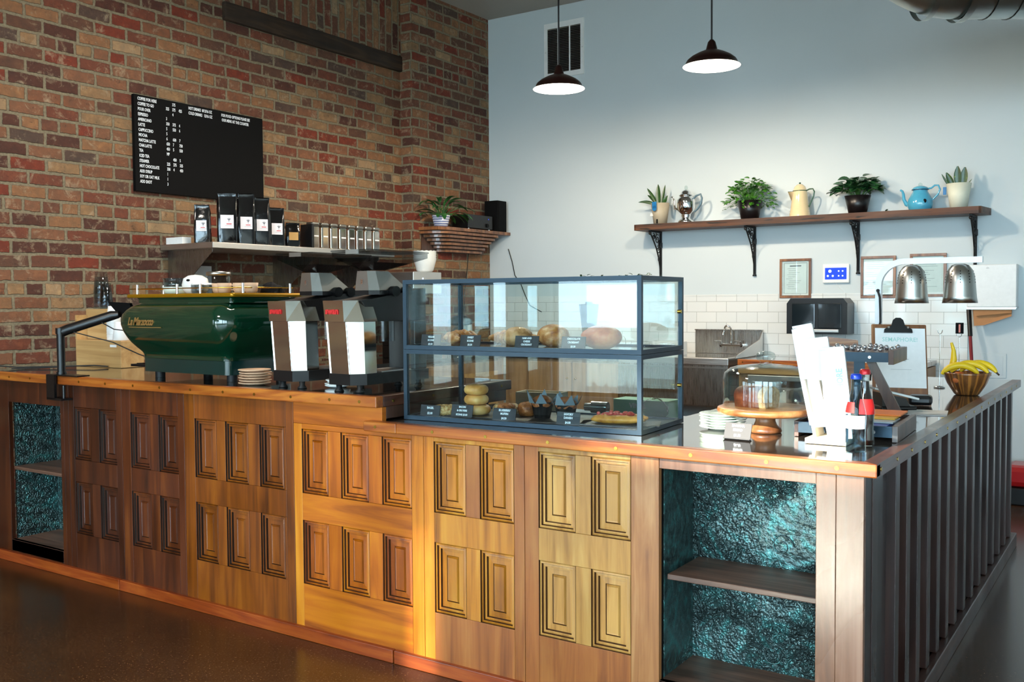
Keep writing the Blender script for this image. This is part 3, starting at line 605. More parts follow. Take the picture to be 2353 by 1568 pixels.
m=MB()
for x,a,e,L,w in ((-.035,150,62,.115,.040),(-.005,100,82,.145,.052),(.028,60,80,.135,.052),(-.062,160,60,.11,.014),(.05,30,50,.06,.008)):
    m.leaf((x,0,.155),(math.cos(R(a))*math.cos(R(e)),-.05,math.sin(R(e))),(0,-1,.1),L,w,.0,6,.25,.2)
m.build('leaves',M['snake'],t)
MB().box(-.100,-.078,-.03,-.02,.10,.155,.002).build('plant_tag',M['tagblue'],t)
tag(MB().leaf((-1.70,7.50,SZ+.004),(1,-.3,.15),(0,0,1),.045,.022,.2).leaf((-1.70,7.50,SZ+.004),(.4,-.5,.4),(0,0,1),.035,.018,.2).build('leaf_sprig',M['leafd']),'tiny green sprig lying on the plank shelf beside the dark leafed plant','leaf')
# ---------------------------------------------------------------- framed papers, tablet, towel box
def certificate(x0,x1,z0,z1,lab,kind):
    t=thing('picture_frame',lab,'picture frame',(x0,YB,z0),0,'framed papers on the white wall'); W,H=x1-x0,z1-z0; b=.020
    MB().box(0,W,-.018,0,0,b,.002).box(0,W,-.018,0,H-b,H,.002).box(0,b,-.018,0,b,H-b,.002).box(W-b,W,-.018,0,b,H-b,.002).build('frame',M['acacia_y'],t)
    MB().box(b,W-b,-.008,-.002,b,H-b).build('paper_sheet',M['paper'],t)
    m=MB(); rn=random.Random(int(x0*100)); y=-.0084
    if kind==0:
        for k in (.012,.016):
            for q in ((b+k,W-b-k,b+k,b+k+.0016),(b+k,W-b-k,H-b-k-.0016,H-b-k),(b+k,b+k+.0016,b+k,H-b-k),(W-b-k-.0016,W-b-k,b+k,H-b-k)): m.box(q[0],q[1],y-.0003,y,q[2],q[3])
        m.box(W*.32,W*.68,y-.0003,y,H-.062,H-.054)
        for i in range(11):
            z=H-.08-i*.016; a=rn.uniform(.05,.08); m.box(a,a+rn.uniform(.05,W-.15),y-.0003,y,z,z+.0018)
        for x in (.05,W-.05): m.lathe([(.006,0),(.010,0)],(0,0,0),16); 
    else:
        for i in range(14):
            z=H-.05-i*.015
            if i in (4,8): continue
            a=.04; m.box(a,a+rn.uniform(.04,W-.10),y-.0003,y,z,z+.0016)
    m.build('print',M['darkink'],t)
    MB().box(b,W-b,-.0115,-.0100,b,H-b).build('glazing',M['glass'],t)
certificate(-2.543,-2.290,1.413,1.726,'brown framed licence with printed blue border, left of the wall tablet',0)
certificate(-1.912,-1.656,1.408,1.727,'brown framed letter, middle of the three frames on the wall',1)
certificate(-1.557,-1.304,1.415,1.735,'brown framed paper behind the heat lamp, right of the three frames',2)
t=thing('wall_tablet','white wall tablet with lit blue touch screen between two frames','touch panel',(-2.20,YB,1.528))
MB().box(0,.204,-.022,0,0,.147,.006).build('housing',M['white'],t); MB().box(.020,.184,-.0236,-.0224,.028,.118).build('display',M['screen'],t)
m=MB()
for x,z,r in ((.058,.092,.012),(.042,.055,.008),(.080,.055,.008),(.125,.092,.006),(.155,.092,.006),(.125,.055,.006),(.155,.055,.006)): m.cyl((x,-.0238,z),r,.0004,16,axis=(0,-1,0))
m.build('icons',M['screenw'],t); MB().tube([(.10,-.006,0),(.12,-.005,-.03),(.16,-.004,-.07),(.19,-.004,-.11)],.0016,6).build('cable',M['white'],t)
t=thing('towel_dispenser','white metal paper towel box with a brown towel hanging out','towel dispenser',(-1.150,YB,1.310))
MB().box(0,.315,-.110,0,.03,.330,.006).build('housing',M['white'],t); MB().box(-.004,.319,-.118,-.002,.022,.0295).box(0,.315,-.117,-.111,.012,.022).build('lower_lip',M['alu'],t)
m=MB(); m.text('-O-',.016,FYM(.12,-.1104,.30)); m.build('emblem',M['darkink'],t)
m=MB(); m.add([(.035,-.07,.02),(.285,-.07,.02),(.285,-.095,-.035),(.11,-.085,-.10),(.045,-.08,-.105),(.035,-.075,.0)],[(0,1,2,3,4,5)]); m.add([(.035,-.105,.02),(.285,-.105,.02),(.285,-.10,-.012),(.05,-.10,-.035)],[(0,1,2,3)]); m.build('paper_towel',M['kraft'],t)
tag(MB().box(-1.073,-.904,YB-.006,YB,.830,1.006,.002).box(-1.050,-.925,YB-.008,YB-.006,.85,.985,.001).build('access_panel',M['wall']),'flat white access panel low on the wall near the end of the counter','wall panel')
# galvanised duct
M['ductd']=simple('duct seam','#3c4444',.4,1)
t=thing('air_duct','galvanised spiral air duct with elbow at the top right','duct',(-.88,5.52,3.07))
D=Vector((.83,.557,0)); m=MB(); m.cyl((0,0,0),.215,2.8,40,axis=D,cap=False); m.build('spiral_pipe',M['duct'],t)
m=MB()
for i in range(22):
    c=D*(.10+i*.125); q=Vector((0,0,1)).rotation_difference((D+Vector((0,0,.12))).normalized()).to_matrix()
    m.tube([c+q@Vector((.217*math.cos(a*PI/16),.217*math.sin(a*PI/16),0)) for a in range(32)],.004,5,closed=True)
m.build('seams',M['ductd'],t)
m=MB(); m.cyl(-D*.02,.232,.035,40,axis=D,cap=False).cyl(-D*.20,.222,.03,40,axis=D,cap=False); m.build('collar',M['duct'],t)
m=MB(); N=16; pts=[]; 
U_=Vector((0,0,1)); L_=-D
pts=[L_*(.46*math.sin(PI/2*i/N))+U_*(.46*(1-math.cos(PI/2*i/N))) for i in range(N+1)]+[L_*.46+U_*1.0]
m.tube(pts,.215,36,cap=False); m.build('elbow',M['duct'],t)
m=MB()
for i in (4,8,12,16):
    m.tube([pts[i]+ (D*math.cos(PI/2*i/N)*0) + Vector(v) for v in [ (Vector((-D.y,D.x,0))*math.cos(a)+ (D*math.sin(PI/2*i/N)*-1+U_*math.cos(PI/2*i/N)*1).normalized()*math.sin(a))*.217 for a in [k*PI/16 for k in range(32)]]],.005,5,closed=True)
m.build('elbow_seams',M['ductd'],t)
# ---------------------------------------------------------------- steel shelf on the brick wall
t=thing('steel_shelf','long stainless steel shelf on the brick wall under the menu board','shelf',(-5.533,4.048,1.753))
MB().box(.0,.533,0,1.752,.0,.0385,.003).build('shelf_plate',M['steel'],t)
for y in (.06,.98,1.66):
    m=MB(); m.prism([(.0,.0),(.45,.0),(.45,-.02),(.05,-.32),(.0,-.32)],y,y+.006,'y'); m.build('bracket_plate',M['steelz'],t)
SS=1.792
def bag(h,w,d,mat,lab,loc,rz,seed,labmat='label',lean=0,grp='black coffee bags on the steel shelf',small=False):
    rn=random.Random(seed); t=thing('coffee_bag',lab,'coffee bag',loc,rz,grp,rot=(lean,0,rz))
    prof=[(0,1,1),(.04,1.02,1.02),(.35,1.03,1.0),(.62,1.0,.92),(.78,.98,.62),(.90,.96,.22),(.97,.96,.06),(1,.96,.05)]
    n=20; m=MB(); vs=[];fs=[]
    for (z,a,b) in prof:
        for i in range(n):
            th=2*PI*i/n+PI/4; c,s_=math.cos(th),math.sin(th); e=.35
            x=(abs(c)**e)*(1 if c>0 else -1)*w/2*a*.94; y=(abs(s_)**e)*(1 if s_>0 else -1)*d/2*b*.94
            j=.004 if z<.9 else .002
            off=(-.25*d*max(0,(z-.7))/.3)
            vs.append((x+rn.uniform(-j,j),y+rn.uniform(-j,j)*1.2+off,z*h+rn.uniform(-j,j)*(z>0)))
    k=len(prof)
    for q in range(k-1):
        for i in range(n): fs.append((q*n+i,q*n+(i+1)%n,(q+1)*n+(i+1)%n,(q+1)*n+i))
    m.add(vs,fs,True); m.add(vs,[tuple(range(n))[::-1],tuple(range((k-1)*n,k*n))]); m.build('foil_bag',mat,t)
    y=-d/2*.96-.004
    if not small:
        lw=w*.62; l0=h*.30; l1=h*.30+lw*1.05; m=MB().box(-lw/2,lw/2,y-.0012,y,l0,l1); m.build('paper_label',M[labmat],t)
        m=MB(); m.box(-.004,lw*.34,y-.0020,y-.0012,l0+lw*.32,l0+lw*.38); m.build('red_stripe',M['redink'],t)
        m=MB(); z=l0+lw*.62
        for a in range(-3,4): m.tube([(.012,y-.0018,z),(.012+a*.004,y-.0018,z+.018-abs(a)*.002)],.0007,4)
        m.tube([(.012,y-.0018,z-.012),(.012,y-.0018,z)],.001,4); m.box(-.012,.034,y-.0018,y-.0014,l0+lw*.20,l0+lw*.215); m.build('tree_emblem',M['darkink'],t)
    else:
        MB().box(-w*.3,w*.3,y-.0012,y,h*.30,h*.62).build('kraft_label',M['tanlabel'],t)
    return t
# fronts face the room (+X, slightly toward the camera)
q=R(62)
bag(.245,.105,.085,M['blackg'],'black coffee bag at the left, shorter than its neighbours, top folded to the left',(-5.16,4.10,SS),R(40),1)
bag(.33,.135,.10,M['blackg'],'tall black coffee bag, second from left, creased shiny side',(-5.13,4.275,SS),R(48),2,lean=R(0))
bag(.34,.125,.09,M['blackg'],'tall black coffee bag in the middle of the row with lower label',(-5.11,4.41,SS),R(56),3)
bag(.325,.12,.09,M['blackg'],'tall black coffee bag, fourth from the left of the row',(-5.11,4.545,SS),R(58),4)
bag(.265,.12,.09,M['blackg'],'black coffee bag at the right end of the tall ones, top slumped back',(-5.11,4.675,SS),R(60),5)
bag(.165,.10,.075,M['blackg'],'small black bag with kraft label half hidden behind the tall bags',(-5.17,4.75,SS),R(62),6,small=True,grp='small bags with kraft labels')
bag(.175,.11,.08,M['blackg'],'small rounded black bag with kraft label nearest the silver tins',(-5.15,4.865,SS),R(62),7,small=True,grp='small bags with kraft labels')
tag(MB().box(-5.50,-5.33,4.07,4.14,SS,SS+.045,.002).box(-5.45,-5.38,4.0695,4.07,SS+.01,SS+.035).build('tea_box',M['white']),'small flat printed box at the left end of the steel shelf','box')
t=thing('tea_tin','first silver tea tin from the left, slightly larger','tin',(-5.10,5.02,SS),R(88),'row of silver tins on the steel shelf')
MB().box(-.034,.034,-.034,.034,0,.165,.010).build('tin_body',M['mirror'],t); MB().box(-.036,.036,-.036,.036,.1655,.19,.011).build('tin_lid',M['alu'],t)
m=MB(); m.box(-.02,.024,-.0352,-.0343,.085,.095); m.build('sticker',M['white'],t)
names=['second','third','fourth','fifth','sixth','seventh','eighth, rightmost,']
for i in range(7): dup(t,(-5.10-.002*i,5.115+i*.095,SS),R(88),'%s silver tea tin counting from the left in the row'%names[i])
tag(MB().box(-5.16,-5.04,4.955,4.975,SS,SS+.17,.003).build('black_tin',M['black']),'thin black tin standing left of the silver tea tins','tin')
tag(MB().box(-5.531,-5.528,4.26,4.46,1.36,1.66).build('wall_notice',M['paper']),'white paper notice taped to the brick wall below the steel shelf','notice')
# ---------------------------------------------------------------- corner shelf on the pilaster
t=thing('slatted_wall_shelf','dark curved slatted wooden shelf on the brick pilaster','shelf',(-5.395,7.08,2.055))
m=MB(); m.prism([(.0,-.50),(.20,-.48),(.235,-.40),(.245,.0),(.245,.575),(.0,.575)],-.028,0,'z'); m.build('top_board',M['acacia_y'],t)
for k in range(6):
    z=-.035-.030*k; dx=.225-.028*k; y0=-.49+.045*k; y1=.50-.02*k
    m=MB(); pts=[(0,y0,z)]+[(dx*(math.sin(PI/2*i/8)),y0+.14*(1-math.cos(PI/2*i/8)),z) for i in range(1,9)]+[(dx*math.cos(PI/2*i/8),y1-.12+.12*math.sin(PI/2*i/8),z) for i in range(0,9)]
    for a,b in zip(pts,pts[1:]):
        v=Vector(b)-Vector(a)
        if v.length<1e-6: continue
        nn=Vector((v.y,-v.x,0)).normalized()*.012; A,B=Vector(a),Vector(b); 
        m.add([A,B,B-nn,A-nn,A+Vector((0,0,-.022)),B+Vector((0,0,-.022)),B-nn+Vector((0,0,-.022)),A-nn+Vector((0,0,-.022))],[(0,1,2,3),(7,6,5,4),(0,4,5,1),(2,6,7,3)])
    m.build('curved_slat',M['acacia_y'],t)
MB().box(0,.01,-.47,.46,-.21,-.03).build('wall_plate',M['walnut'],t)
t=thing('potted_dieffenbachia','variegated leafy plant in a blue and white patterned pot on the corner shelf','potted plant',(-5.27,6.74,2.055))
M['patpot']=None
def _pp():
    tt=NT('blue striped pot'); v=tt.coord((1,1,1)); w=tt.n('ShaderNodeTexWave',{'Vector':v,'Scale':16.0,'Distortion':1.5}); w.bands_direction='Z'; c=tt.ramp(w.outputs[1],[(.45,'#e6e6ec'),(.6,'#6a78a8')]); return tt.bsdf(c,.3,coat=.4)
M['patpot']=_pp(); pot(MB(),.082,.058,.105).build('pot',M['patpot'],t); MB().cyl((0,0,.075),.07,.01,20).build('soil',M['soil'],t)
m=MB(); rn=random.Random(21)
for i in range(26):
    a=rn.uniform(0,2*PI); e=rn.uniform(.15,1.3); x=math.cos(a)*math.cos(e); y=math.sin(a)*math.cos(e)
    if x<-.2: x*=.3
    b=Vector((x*.03,y*.03,.09)); d=Vector((x,y,math.sin(e))); p=b+d*rn.uniform(.06,.15)
    m.tube([b,b+(p-b)*.5+Vector((0,0,.01)),p],.003,5); m.leaf(p,(d.x,d.y,d.z*.5),(0,0,1),rn.uniform(.12,.19),rn.uniform(.04,.055),rn.uniform(.6,1.5),7,.15)
m.leaf((0,-.03,.20),(.0,-1,.55),(0,0,1),.20,.045,.9,7,.1)
m.build('foliage',M['leafv'],t)
t=thing('stereo_receiver','black stereo receiver with round dial and small blue light','receiver',(-5.30,7.23,2.055))
MB().box(-.06,.12,-.21,.17,.012,.135,.003).build('housing',M['black'],t); MB().cyl((.121,.08,.045),.018,.01,20,axis=(1,0,0)).build('volume_dial',M['blackm'],t)
m=MB(); m.cyl((.121,.105,.105),.004,.002,10,axis=(1,0,0)); m.build('blue_light',M['screen'],t)
for y in (-.18,.14): MB().cyl((.10,y,0),.01,.0115,12).build('foot',M['alu'],t)
tag(MB().box(-.075,.075,-.075,.075,0,.29,.004).box(.0755,.078,-.065,.065,.01,.28,.001).build('speaker',M['blackm'],loc=(-5.235,7.53,2.056)),'black upright loudspeaker at the corner end of the slatted shelf','speaker')
m=MB(); m.tube([(-5.17,7.645,1.90),(-5.13,7.65,1.78),(-5.10,7.65,1.65),(-5.03,7.65,1.56),(-4.98,7.65,1.45),(-4.93,7.65,1.36),(-4.80,7.65,1.30)],.004,6); tag(m.build('power_cable',M['rubber']),'black cable hanging down the white wall from the loudspeaker','cable')
m=MB(); m.tube([(-5.385,7.30,1.86),(-5.388,7.28,1.7),(-5.388,7.24,1.5),(-5.388,7.22,1.2)],.003,6); tag(m.build('audio_cable',M['rubber']),'thin black cable hanging down the brick pilaster','cable')
# ---------------------------------------------------------------- espresso machine
UZ=1.0362
t=thing('espresso_machine','large glossy dark green espresso machine with gold rail and cups on top','coffee machine',(-3.86,3.14,UZ))
# local: body neck half sizes
def rrect(hx,hy,r,n=6):
    o=[]
    for cx,cy,a0 in ((hx-r,hy-r,0),(-hx+r,hy-r,90),(-hx+r,-hy+r,180),(hx-r,-hy+r,270)):
        for i in range(n+1):
            a=R(a0+90*i/n); o.append((cx+r*math.cos(a),cy+r*math.sin(a)))
    return o
def loft(m,secs,cx=0,cy=0,smooth=True,cap=True):
    n=len(secs[0][0]); vs=[];fs=[]
    for pts,z in secs: vs+=[(p[0]+cx,p[1]+cy,z) for p in pts]
    for q in range(len(secs)-1):
        for i in range(n): fs.append((q*n+i,q*n+(i+1)%n,(q+1)*n+(i+1)%n,(q+1)*n+i))
    m.add(vs,fs,smooth)
    if cap: m.add(vs,[tuple(range(n))[::-1],tuple(range((len(secs)-1)*n,len(secs)*n))])
    return m
prof=[(.098,0),(.115,.001),(.130,.010),(.150,.030),(.175,.052),(.200,.068),(.230,.083),(.262,.092),(.292,.092),(.315,.084),(.335,.068),(.350,.048),(.360,.026),(.366,.0)]
m=MB(); loft(m,[(rrect(.322+o,.205+o,.045+o*.6,8),z) for z,o in prof]); m.build('body_shell',M['green'],t)
m=MB(); loft(m,[(rrect(.318,.200,.03),.032),(rrect(.318,.200,.03),.0965)]); m.build('base_skirt',M['green2'],t)
m=MB(); loft(m,[(rrect(.350,.200,.02),.3665),(rrect(.350,.200,.02),.386),(rrect(.360,.206,.02),.393)],.0); m.build('cup_deck',M['green'],t)
m=MB(); loft(m,[(rrect(.395,.215,.018),.3935),(rrect(.398,.218,.02),.398),(rrect(.398,.218,.02),.408),(rrect(.393,.213,.018),.411)],-.02); m.build('gold_rail',M['gold'],t)
m=MB(); 
for x in (-.375,.345): pass
for x,y in ((-.36,-.19),(-.40+.03,-.03),(-.05,-.19),(.12,-.19),(.335,-.12),(.335,.17)):
    MB().cyl((x,y,.411),.0065,.046,12).build('rail_post',M['chrome'],t)
m=MB(); m.tube([(-.42,-.19,.437),(.12,-.19,.437),(.335,-.12,.437),(.335,.19,.437)],.003,6).tube([(-.37,-.19,.437),(-.37,.19,.437)],.003,6); m.build('guard_rail',M['brass'],t)
for x,y in ((-.26,-.14),(.285,-.15),(-.26,.15),(.285,.15)): MB().cyl((x,y,0),.024,.033,16).build('foot',M['rubber'],t)
m=MB(); m.box(-.47,-.318,-.16,.0,.048,.060).box(-.45,-.40,-.14,-.02,.060,.064); m.build('drip_ledge',M['black'],t)
m=MB(); fr=FYM(-.285,-.2995,.262)@Matrix(((1,.35,0,0),(0,1,0,0),(0,0,1,0),(0,0,0,1))); m.text('La Marzocco',.052,fr,.82,bold=.0014,ext=.002,ls=.88)
m.box(-.275,-.03,-.3012,-.2975,.250,.2535); m.build('maker_script',M['bronzeink'],t)
# things on the machine
Z0=UZ+.4115
t=thing('glass_bowl','stack of greenish glass bowls at the left on the espresso machine','bowls',(-4.115,3.10,Z0))
for i in range(3): MB().lathe([(.03,.0+i*.022),(.058,.004+i*.022),(.068,.035+i*.022),(.066,.036+i*.022),(.055,.007+i*.022),(.0,.006+i*.022)],(0,0,0),28).build('bowl',M['greengl'] if i==0 else M['plastic'],t)
t=thing('sugar_jar','round white sugar dispenser with steel lid tilted on the espresso machine','jar',(-3.965,3.10,Z0))
MB().lathe([(0,0),(.045,.0),(.062,.02),(.066,.045),(.058,.075),(.035,.09),(.0,.095)],(0,0,0),28).build('body',M['whitegl'],t)
MB().ball((.018,-.058,.066),.012,.006,.006,12,8).build('spout_hole',M['blackm'],t)
t=thing('storage_jar','glass storage jar with wide silver lid behind the sugar dispenser','jar',(-4.00,3.27,Z0))
MB().lathe([(0,0),(.055,0),(.058,.01),(.058,.085),(.05,.095)],(0,0,0),28).build('body',M['plastic'],t); MB().lathe([(0,.115),(.06,.113),(.062,.095),(.0,.095)],(0,0,0),28).build('lid',M['alu'],t)
t=thing('glass_tumbler','low clear glass dish with lid in the middle of the espresso machine','glass',(-3.86,3.06,Z0)); MB().lathe([(0,0),(.05,0),(.056,.01),(.056,.042),(.053,.042),(.053,.004),(0,.004)],(0,0,0),28).build('dish',M['plastic'],t); MB().lathe([(.057,.043),(.05,.05),(0,.055)],(0,0,0),28).build('lid',M['whitegl'],t)
M['stoneware']=simple('tan stoneware','#c4a284',.45)
cups=[(-3.765,3.08,'tan stoneware cup, leftmost of the cup group on the espresso machine'),(-3.690,3.05,'tan stoneware cup with pale glaze, widest of the cup group'),(-3.615,3.08,'tan stoneware cup, third from left on the espresso machine'),(-3.550,3.09,'tan stoneware cup, rightmost of the cup group')]
t0=None
for i,(x,y,l) in enumerate(cups):
    if t0 is None:
        t0=thing('espresso_cup',l,'cup',(x,y,Z0),0,'stoneware cups on the espresso machine'); MB().lathe([(0,0),(.022,0),(.030,.012),(.034,.048),(.031,.048),(.026,.012),(0,.008)],(0,0,0),24).build('cup_body',M['stoneware'],t0); MB().tube([(.031,0,.038),(.046,0,.038),(.046,0,.018),(.029,0,.016)],.004,8).build('handle',M['stoneware'],t0)
    else: dup(t0,(x,y,Z0),R(40*i),l)
t=thing('folded_cloth','black folded cloth lying at the right end of the espresso machine','cloth',(-3.585,3.25,Z0)); m=MB(); m.ball((0,0,.0),.065,.05,.05,20,10,.12,0); m.build('cloth_fold',M['blackm'],t)
# ---------------------------------------------------------------- grinders
def grinder(x,y,rz,label):
    t=thing('coffee_grinder',label,'coffee grinder',(x,y,UZ),rz,'twin tall polished grinders')
    for px,py in ((-.055,.03),(.060,.03),(-.055,.40),(.060,.40)):
        MB().lathe([(0,0),(.020,0),(.018,.006),(.011,.014),(.013,.030),(0,.030)],(px,py,0),16).build('foot',M['rubber'],t)
    m=MB(); m.prism([(-.082,.0),(.042,-.008),(.085,.045),(.085,.44),(-.082,.44)],.030,.075,'z'); m.build('base',M['black'],t)
    def col(z0,x0,x1,xc,yc,z1,X0,X1,XC,YC,yb0,yb1): return
    m=MB(); A=[(-.076,.004),(.036,-.004),(.076,.045),(.076,.115),(-.076,.115)]; B=[(-.094,.004),(.020,-.004),(.070,.045),(.070,.115),(-.094,.115)]
    loft(m,[(A,.075),(B,.285)],smooth=False); m.build('front_column',M['mirror'],t)
    m=MB(); A2=[(-.098,-.004),(.016,-.012),(.078,.040),(.078,.12),(-.098,.12)]; B2=[(-.112,.0),(.006,-.008),(.045,.040),(.045,.12),(-.112,.12)]
    loft(m,[(A2,.286),(B2,.372)],smooth=False); m.build('head_cover',M['mirror'],t)
    for xx,(a,b) in ((-1,((-.0765,.003),(-.0945,.003))),(1,((.036,-.0045),(.020,-.0045)))): MB().tube([(a[0],a[1],.076),(b[0],b[1],.284)],.003,6).build('chrome_edge',M['chrome'],t)
    m=MB(); m.text('swan',.036,FYM(-.088,-.0105,.318),1.0,bold=.0016,ext=.001); m.build('red_logo',M['redink'],t)
    m=MB(); m.prism([(.05,.372),(.12,.378),(.46,.425),(.46,.285),(.12,.285)],-.108,.055,'x'); m.build('arm_housing',M['black'],t)
    MB().box(-.075,.075,.36,.44,.075,.285,.004).build('rear_column',M['black'],t)
    m=MB(); m.box(-.06,.07,.15,.34,.0755,.080); m.build('scale_plate',M['steel'],t)
    MB().cyl((-.0,.24,.20),.05,.085,24).build('grind_chute',M['plastic'],t)
    # hopper neck: satin and cream box
    cx,cy=-.02,.20
    m=MB(); a=[(-.052,-.05),(.028,-.055),(.058,-.02),(.058,.17),(-.052,.17)]; b=[(-.044,-.045),(.014,-.048),(.036,-.02),(.036,.06),(-.044,.06)]
    loft(m,[([(p[0]+cx,p[1]+cy) for p in a],.396),([(p[0]+cx,p[1]+cy) for p in a],.4135)],smooth=False); m.build('neck_base',M['black'],t)
    m=MB(); loft(m,[([(p[0]+cx,p[1]+cy) for p in a],.414),([(p[0]+cx,p[1]+cy) for p in b],.495)],smooth=False); m.build('burr_housing',M['alu'],t)
    m=MB(); m.text('8',.03,FYM(cx-.018,cy-.0528,.44),.8,bold=.001); m.build('emblem',M['chrome'],t)
    for k,yy in enumerate((.12,.20)): MB().cyl((cx+.056,cy+yy-.06,.410),.022,.030,20,axis=(1,-.2,0)).build('adjust_knob',M['black'],t)
    m=MB(); h0=[(-.035,-.03),(.035,-.03),(.035,.05),(-.035,.05)]; h1=[(-.105,-.13),(.105,-.13),(.105,.24),(-.105,.24)]
    loft(m,[([(p[0]+cx,p[1]+cy) for p in h0],.497),([(p[0]+cx,p[1]+cy) for p in h1],.553),([(p[0]+cx,p[1]+cy) for p in h1],.572)],smooth=False,cap=False); m.build('bean_hopper',M['smoke'],t)
    m=MB(); h2=[(p[0]*.62,p[1]*.62+.02) for p in h1]; loft(m,[([(p[0]*.95+cx,p[1]*.95+cy) for p in h0],.500),([(p[0]+cx,p[1]+cy) for p in h2],.530)],smooth=False); m.build('coffee_beans',M['beans'],t)
    m=MB(); m.box(cx-.11,cx+.11,cy-.135,cy+.245,.5725,.580,.003); m.build('hopper_lid',M['smoke'],t)
    MB().box(cx-.02,cx+.05,cy-.139,cy-.1355,.562,.580).build('lid_latch',M['alu'],t)
    return t
g=grinder(-3.085,2.872,R(0),'left of two tall polished steel coffee grinders beside the espresso machine')
dup(g,(-2.735,2.852,UZ),R(0),'right of two tall polished steel coffee grinders, next to the pastry case')
# saucers and small plates
def saucers(x,y,n,r,mat,lab,grp,dz=.0095,seed=1,z=UZ,nm='saucer'):
    rn=random.Random(seed); t0=None
    for i in range(n):
        o=MB().lathe([(0,.0),(r*.55,.0),(r*.98,.008),(r,.0105),(r*.98,.0125),(r*.55,.004),(0,.004)],(0,0,0),36).build(nm,mat) if t0 is None else None
        if o is None: o=t0.copy(); col.objects.link(o)
        t0=t0 or o; o.location=(x+rn.uniform(-.006,.006),y+rn.uniform(-.006,.006),z+i*dz); o.rotation_euler=(0,0,rn.random()*6)
        pos=['bottom','second from bottom','third from bottom','fourth from bottom','fifth from bottom','sixth from bottom','seventh from bottom','eighth from bottom']
        tag(o,'%s %s'%(lab,('topmost of its stack' if i==n-1 else pos[i]+' of its stack')),'saucer' if nm=='saucer' else 'plate',grp)
saucers(-3.345,2.925,6,.072,M['stoneware'],'tan saucer beside the left grinder,','tan saucers stacked by the espresso machine',.0115,3)
saucers(-2.925,3.02,4,.055,M['whitegl'],'small white saucer between the two grinders,','white saucers between the grinders',.0075,4)
# bamboo organiser with cups
t=thing('cup_organizer','light bamboo cup organiser against the brick wall behind the espresso machine','organizer',(-5.31,3.29,UZ))
m=MB(); m.box(0,.44,0,.15,0,.155,.003); m.build('lower_box',M['bamboo'],t); MB().box(.0,.21,.07,.17,.156,.335,.003).box(.0,.012,.0,.069,.156,.30).build('upper_box',M['bamboo'],t)
MB().box(.34,.40,-.0015,0,.118,.132).build('label_strip',M['white'],t)
def cupstack(x,y,z,r,h,n,mat,lab,grp,lift=.012,nm='paper_cup'):
    t0=None
    for i in range(n):
        k=1+.0
        if t0 is None:
            o=MB().lathe([(r,0),(r*1.03,.002),(r*.74,h),(r*.72,h),(0,h-.002)],(0,0,0),28).build(nm,mat); t0=o
        else: o=t0.copy(); col.objects.link(o)
        o.location=(x,y,z+i*lift); pos='topmost' if i==n-1 else ['lowest','second lowest','third lowest','fourth lowest','fifth lowest','sixth lowest'][i]
        tag(o,('%s, %s'%(lab,pos)) if n>1 else lab,'cup',grp)
cupstack(-5.05,3.37,UZ+.156,.040,.10,7,M['white'],'white paper cup in the stack on the bamboo organiser','upturned paper cups on the organiser',.016)
cupstack(-4.945,3.345,UZ+.156,.046,.105,1,M['white'],'wide white paper cup with faint teal print right of the tall stack','wide paper cup')
cupstack(-5.255,3.43,UZ+.336,.046,.13,4,M['plastic'],'clear plastic cup, taller stack on the bamboo organiser','clear plastic cups, tall stack',.03,'plastic_cup')
cupstack(-5.165,3.40,UZ+.336,.038,.11,3,M['plastic'],'clear plastic cup, shorter stack on the bamboo organiser','clear plastic cups, short stack',.02,'plastic_cup')
# clamp stand with tablet
t=thing('tablet_stand','black clamp-on arm holding a black screen at the left edge of the worktop','tablet stand',(-4.62,2.80,UZ))
m=MB(); m.box(-.10,.16,-.035,.035,.0018,.008); m.box(-.09,-.02,-.048,-.034,-.115,.008).box(-.09,.04,-.048,.012,-.122,-.112).cyl((.02,-.02,-.112),.008,.065,10); m.build('clamp',M['black'],t)
m=MB(); m.cyl((-.03,0,.008),.020,.205,20).cyl((-.03,0,.213),.024,.03,20); m.cyl((-.03,0,.008),.024,.012,20); m.build('post',M['black'],t)
m=MB(); m.tube([(-.03,0,.22),(.0,.02,.235),(.17,.16,.305),(.20,.18,.31)],[.020,.020,.019,.014],8,flat=1.3); m.build('swing_arm',M['black'],t)
m=MB(); m.add([(.09,.19,.375),(.26,.20,.368),(.33,.21,.22),(.26,.205,.18),(.19,.20,.29)],[(0,1,2,3,4)]); m.add([(.09,.205,.375),(.26,.215,.368),(.33,.225,.22),(.26,.22,.18),(.19,.215,.29)],[(4,3,2,1,0)]); m.add([(.09,.19,.375),(.26,.20,.368),(.26,.215,.368),(.09,.205,.375)],[(0,3,2,1)]); m.add([(.09,.19,.375),(.19,.20,.29),(.19,.215,.29),(.09,.205,.375)],[(0,1,2,3)]);m.add([(.19,.20,.29),(.26,.205,.18),(.26,.22,.18),(.19,.215,.29)],[(0,1,2,3)]); m.build('screen_back',M['blackm'],t)
m=MB(); m.tube([(.02,.03,.225),(.10,.08,.20),(.20,.14,.17),(.36,.18,.11),(.5,.22,.07)],.003,6).tube([(.14,.12,.27),(.20,.15,.235),(.30,.18,.225),(.42,.2,.23)],.003,6); m.build('cables',M['rubber'],t)
m=MB(); m.tube([(-5.52,2.62,1.12),(-5.47,2.83,1.065),(-5.38,2.98,1.044),(-5.20,3.13,1.046),(-5.05,3.24,1.050),(-4.98,3.28,1.044)],.004,6).tube([(-5.20,3.13,1.044),(-5.25,3.02,1.041),(-5.34,2.92,1.041)],.0035,6); tag(m.build('cable',M['rubber']),'black cord lying on the far left of the worktop by the brick wall','cable')
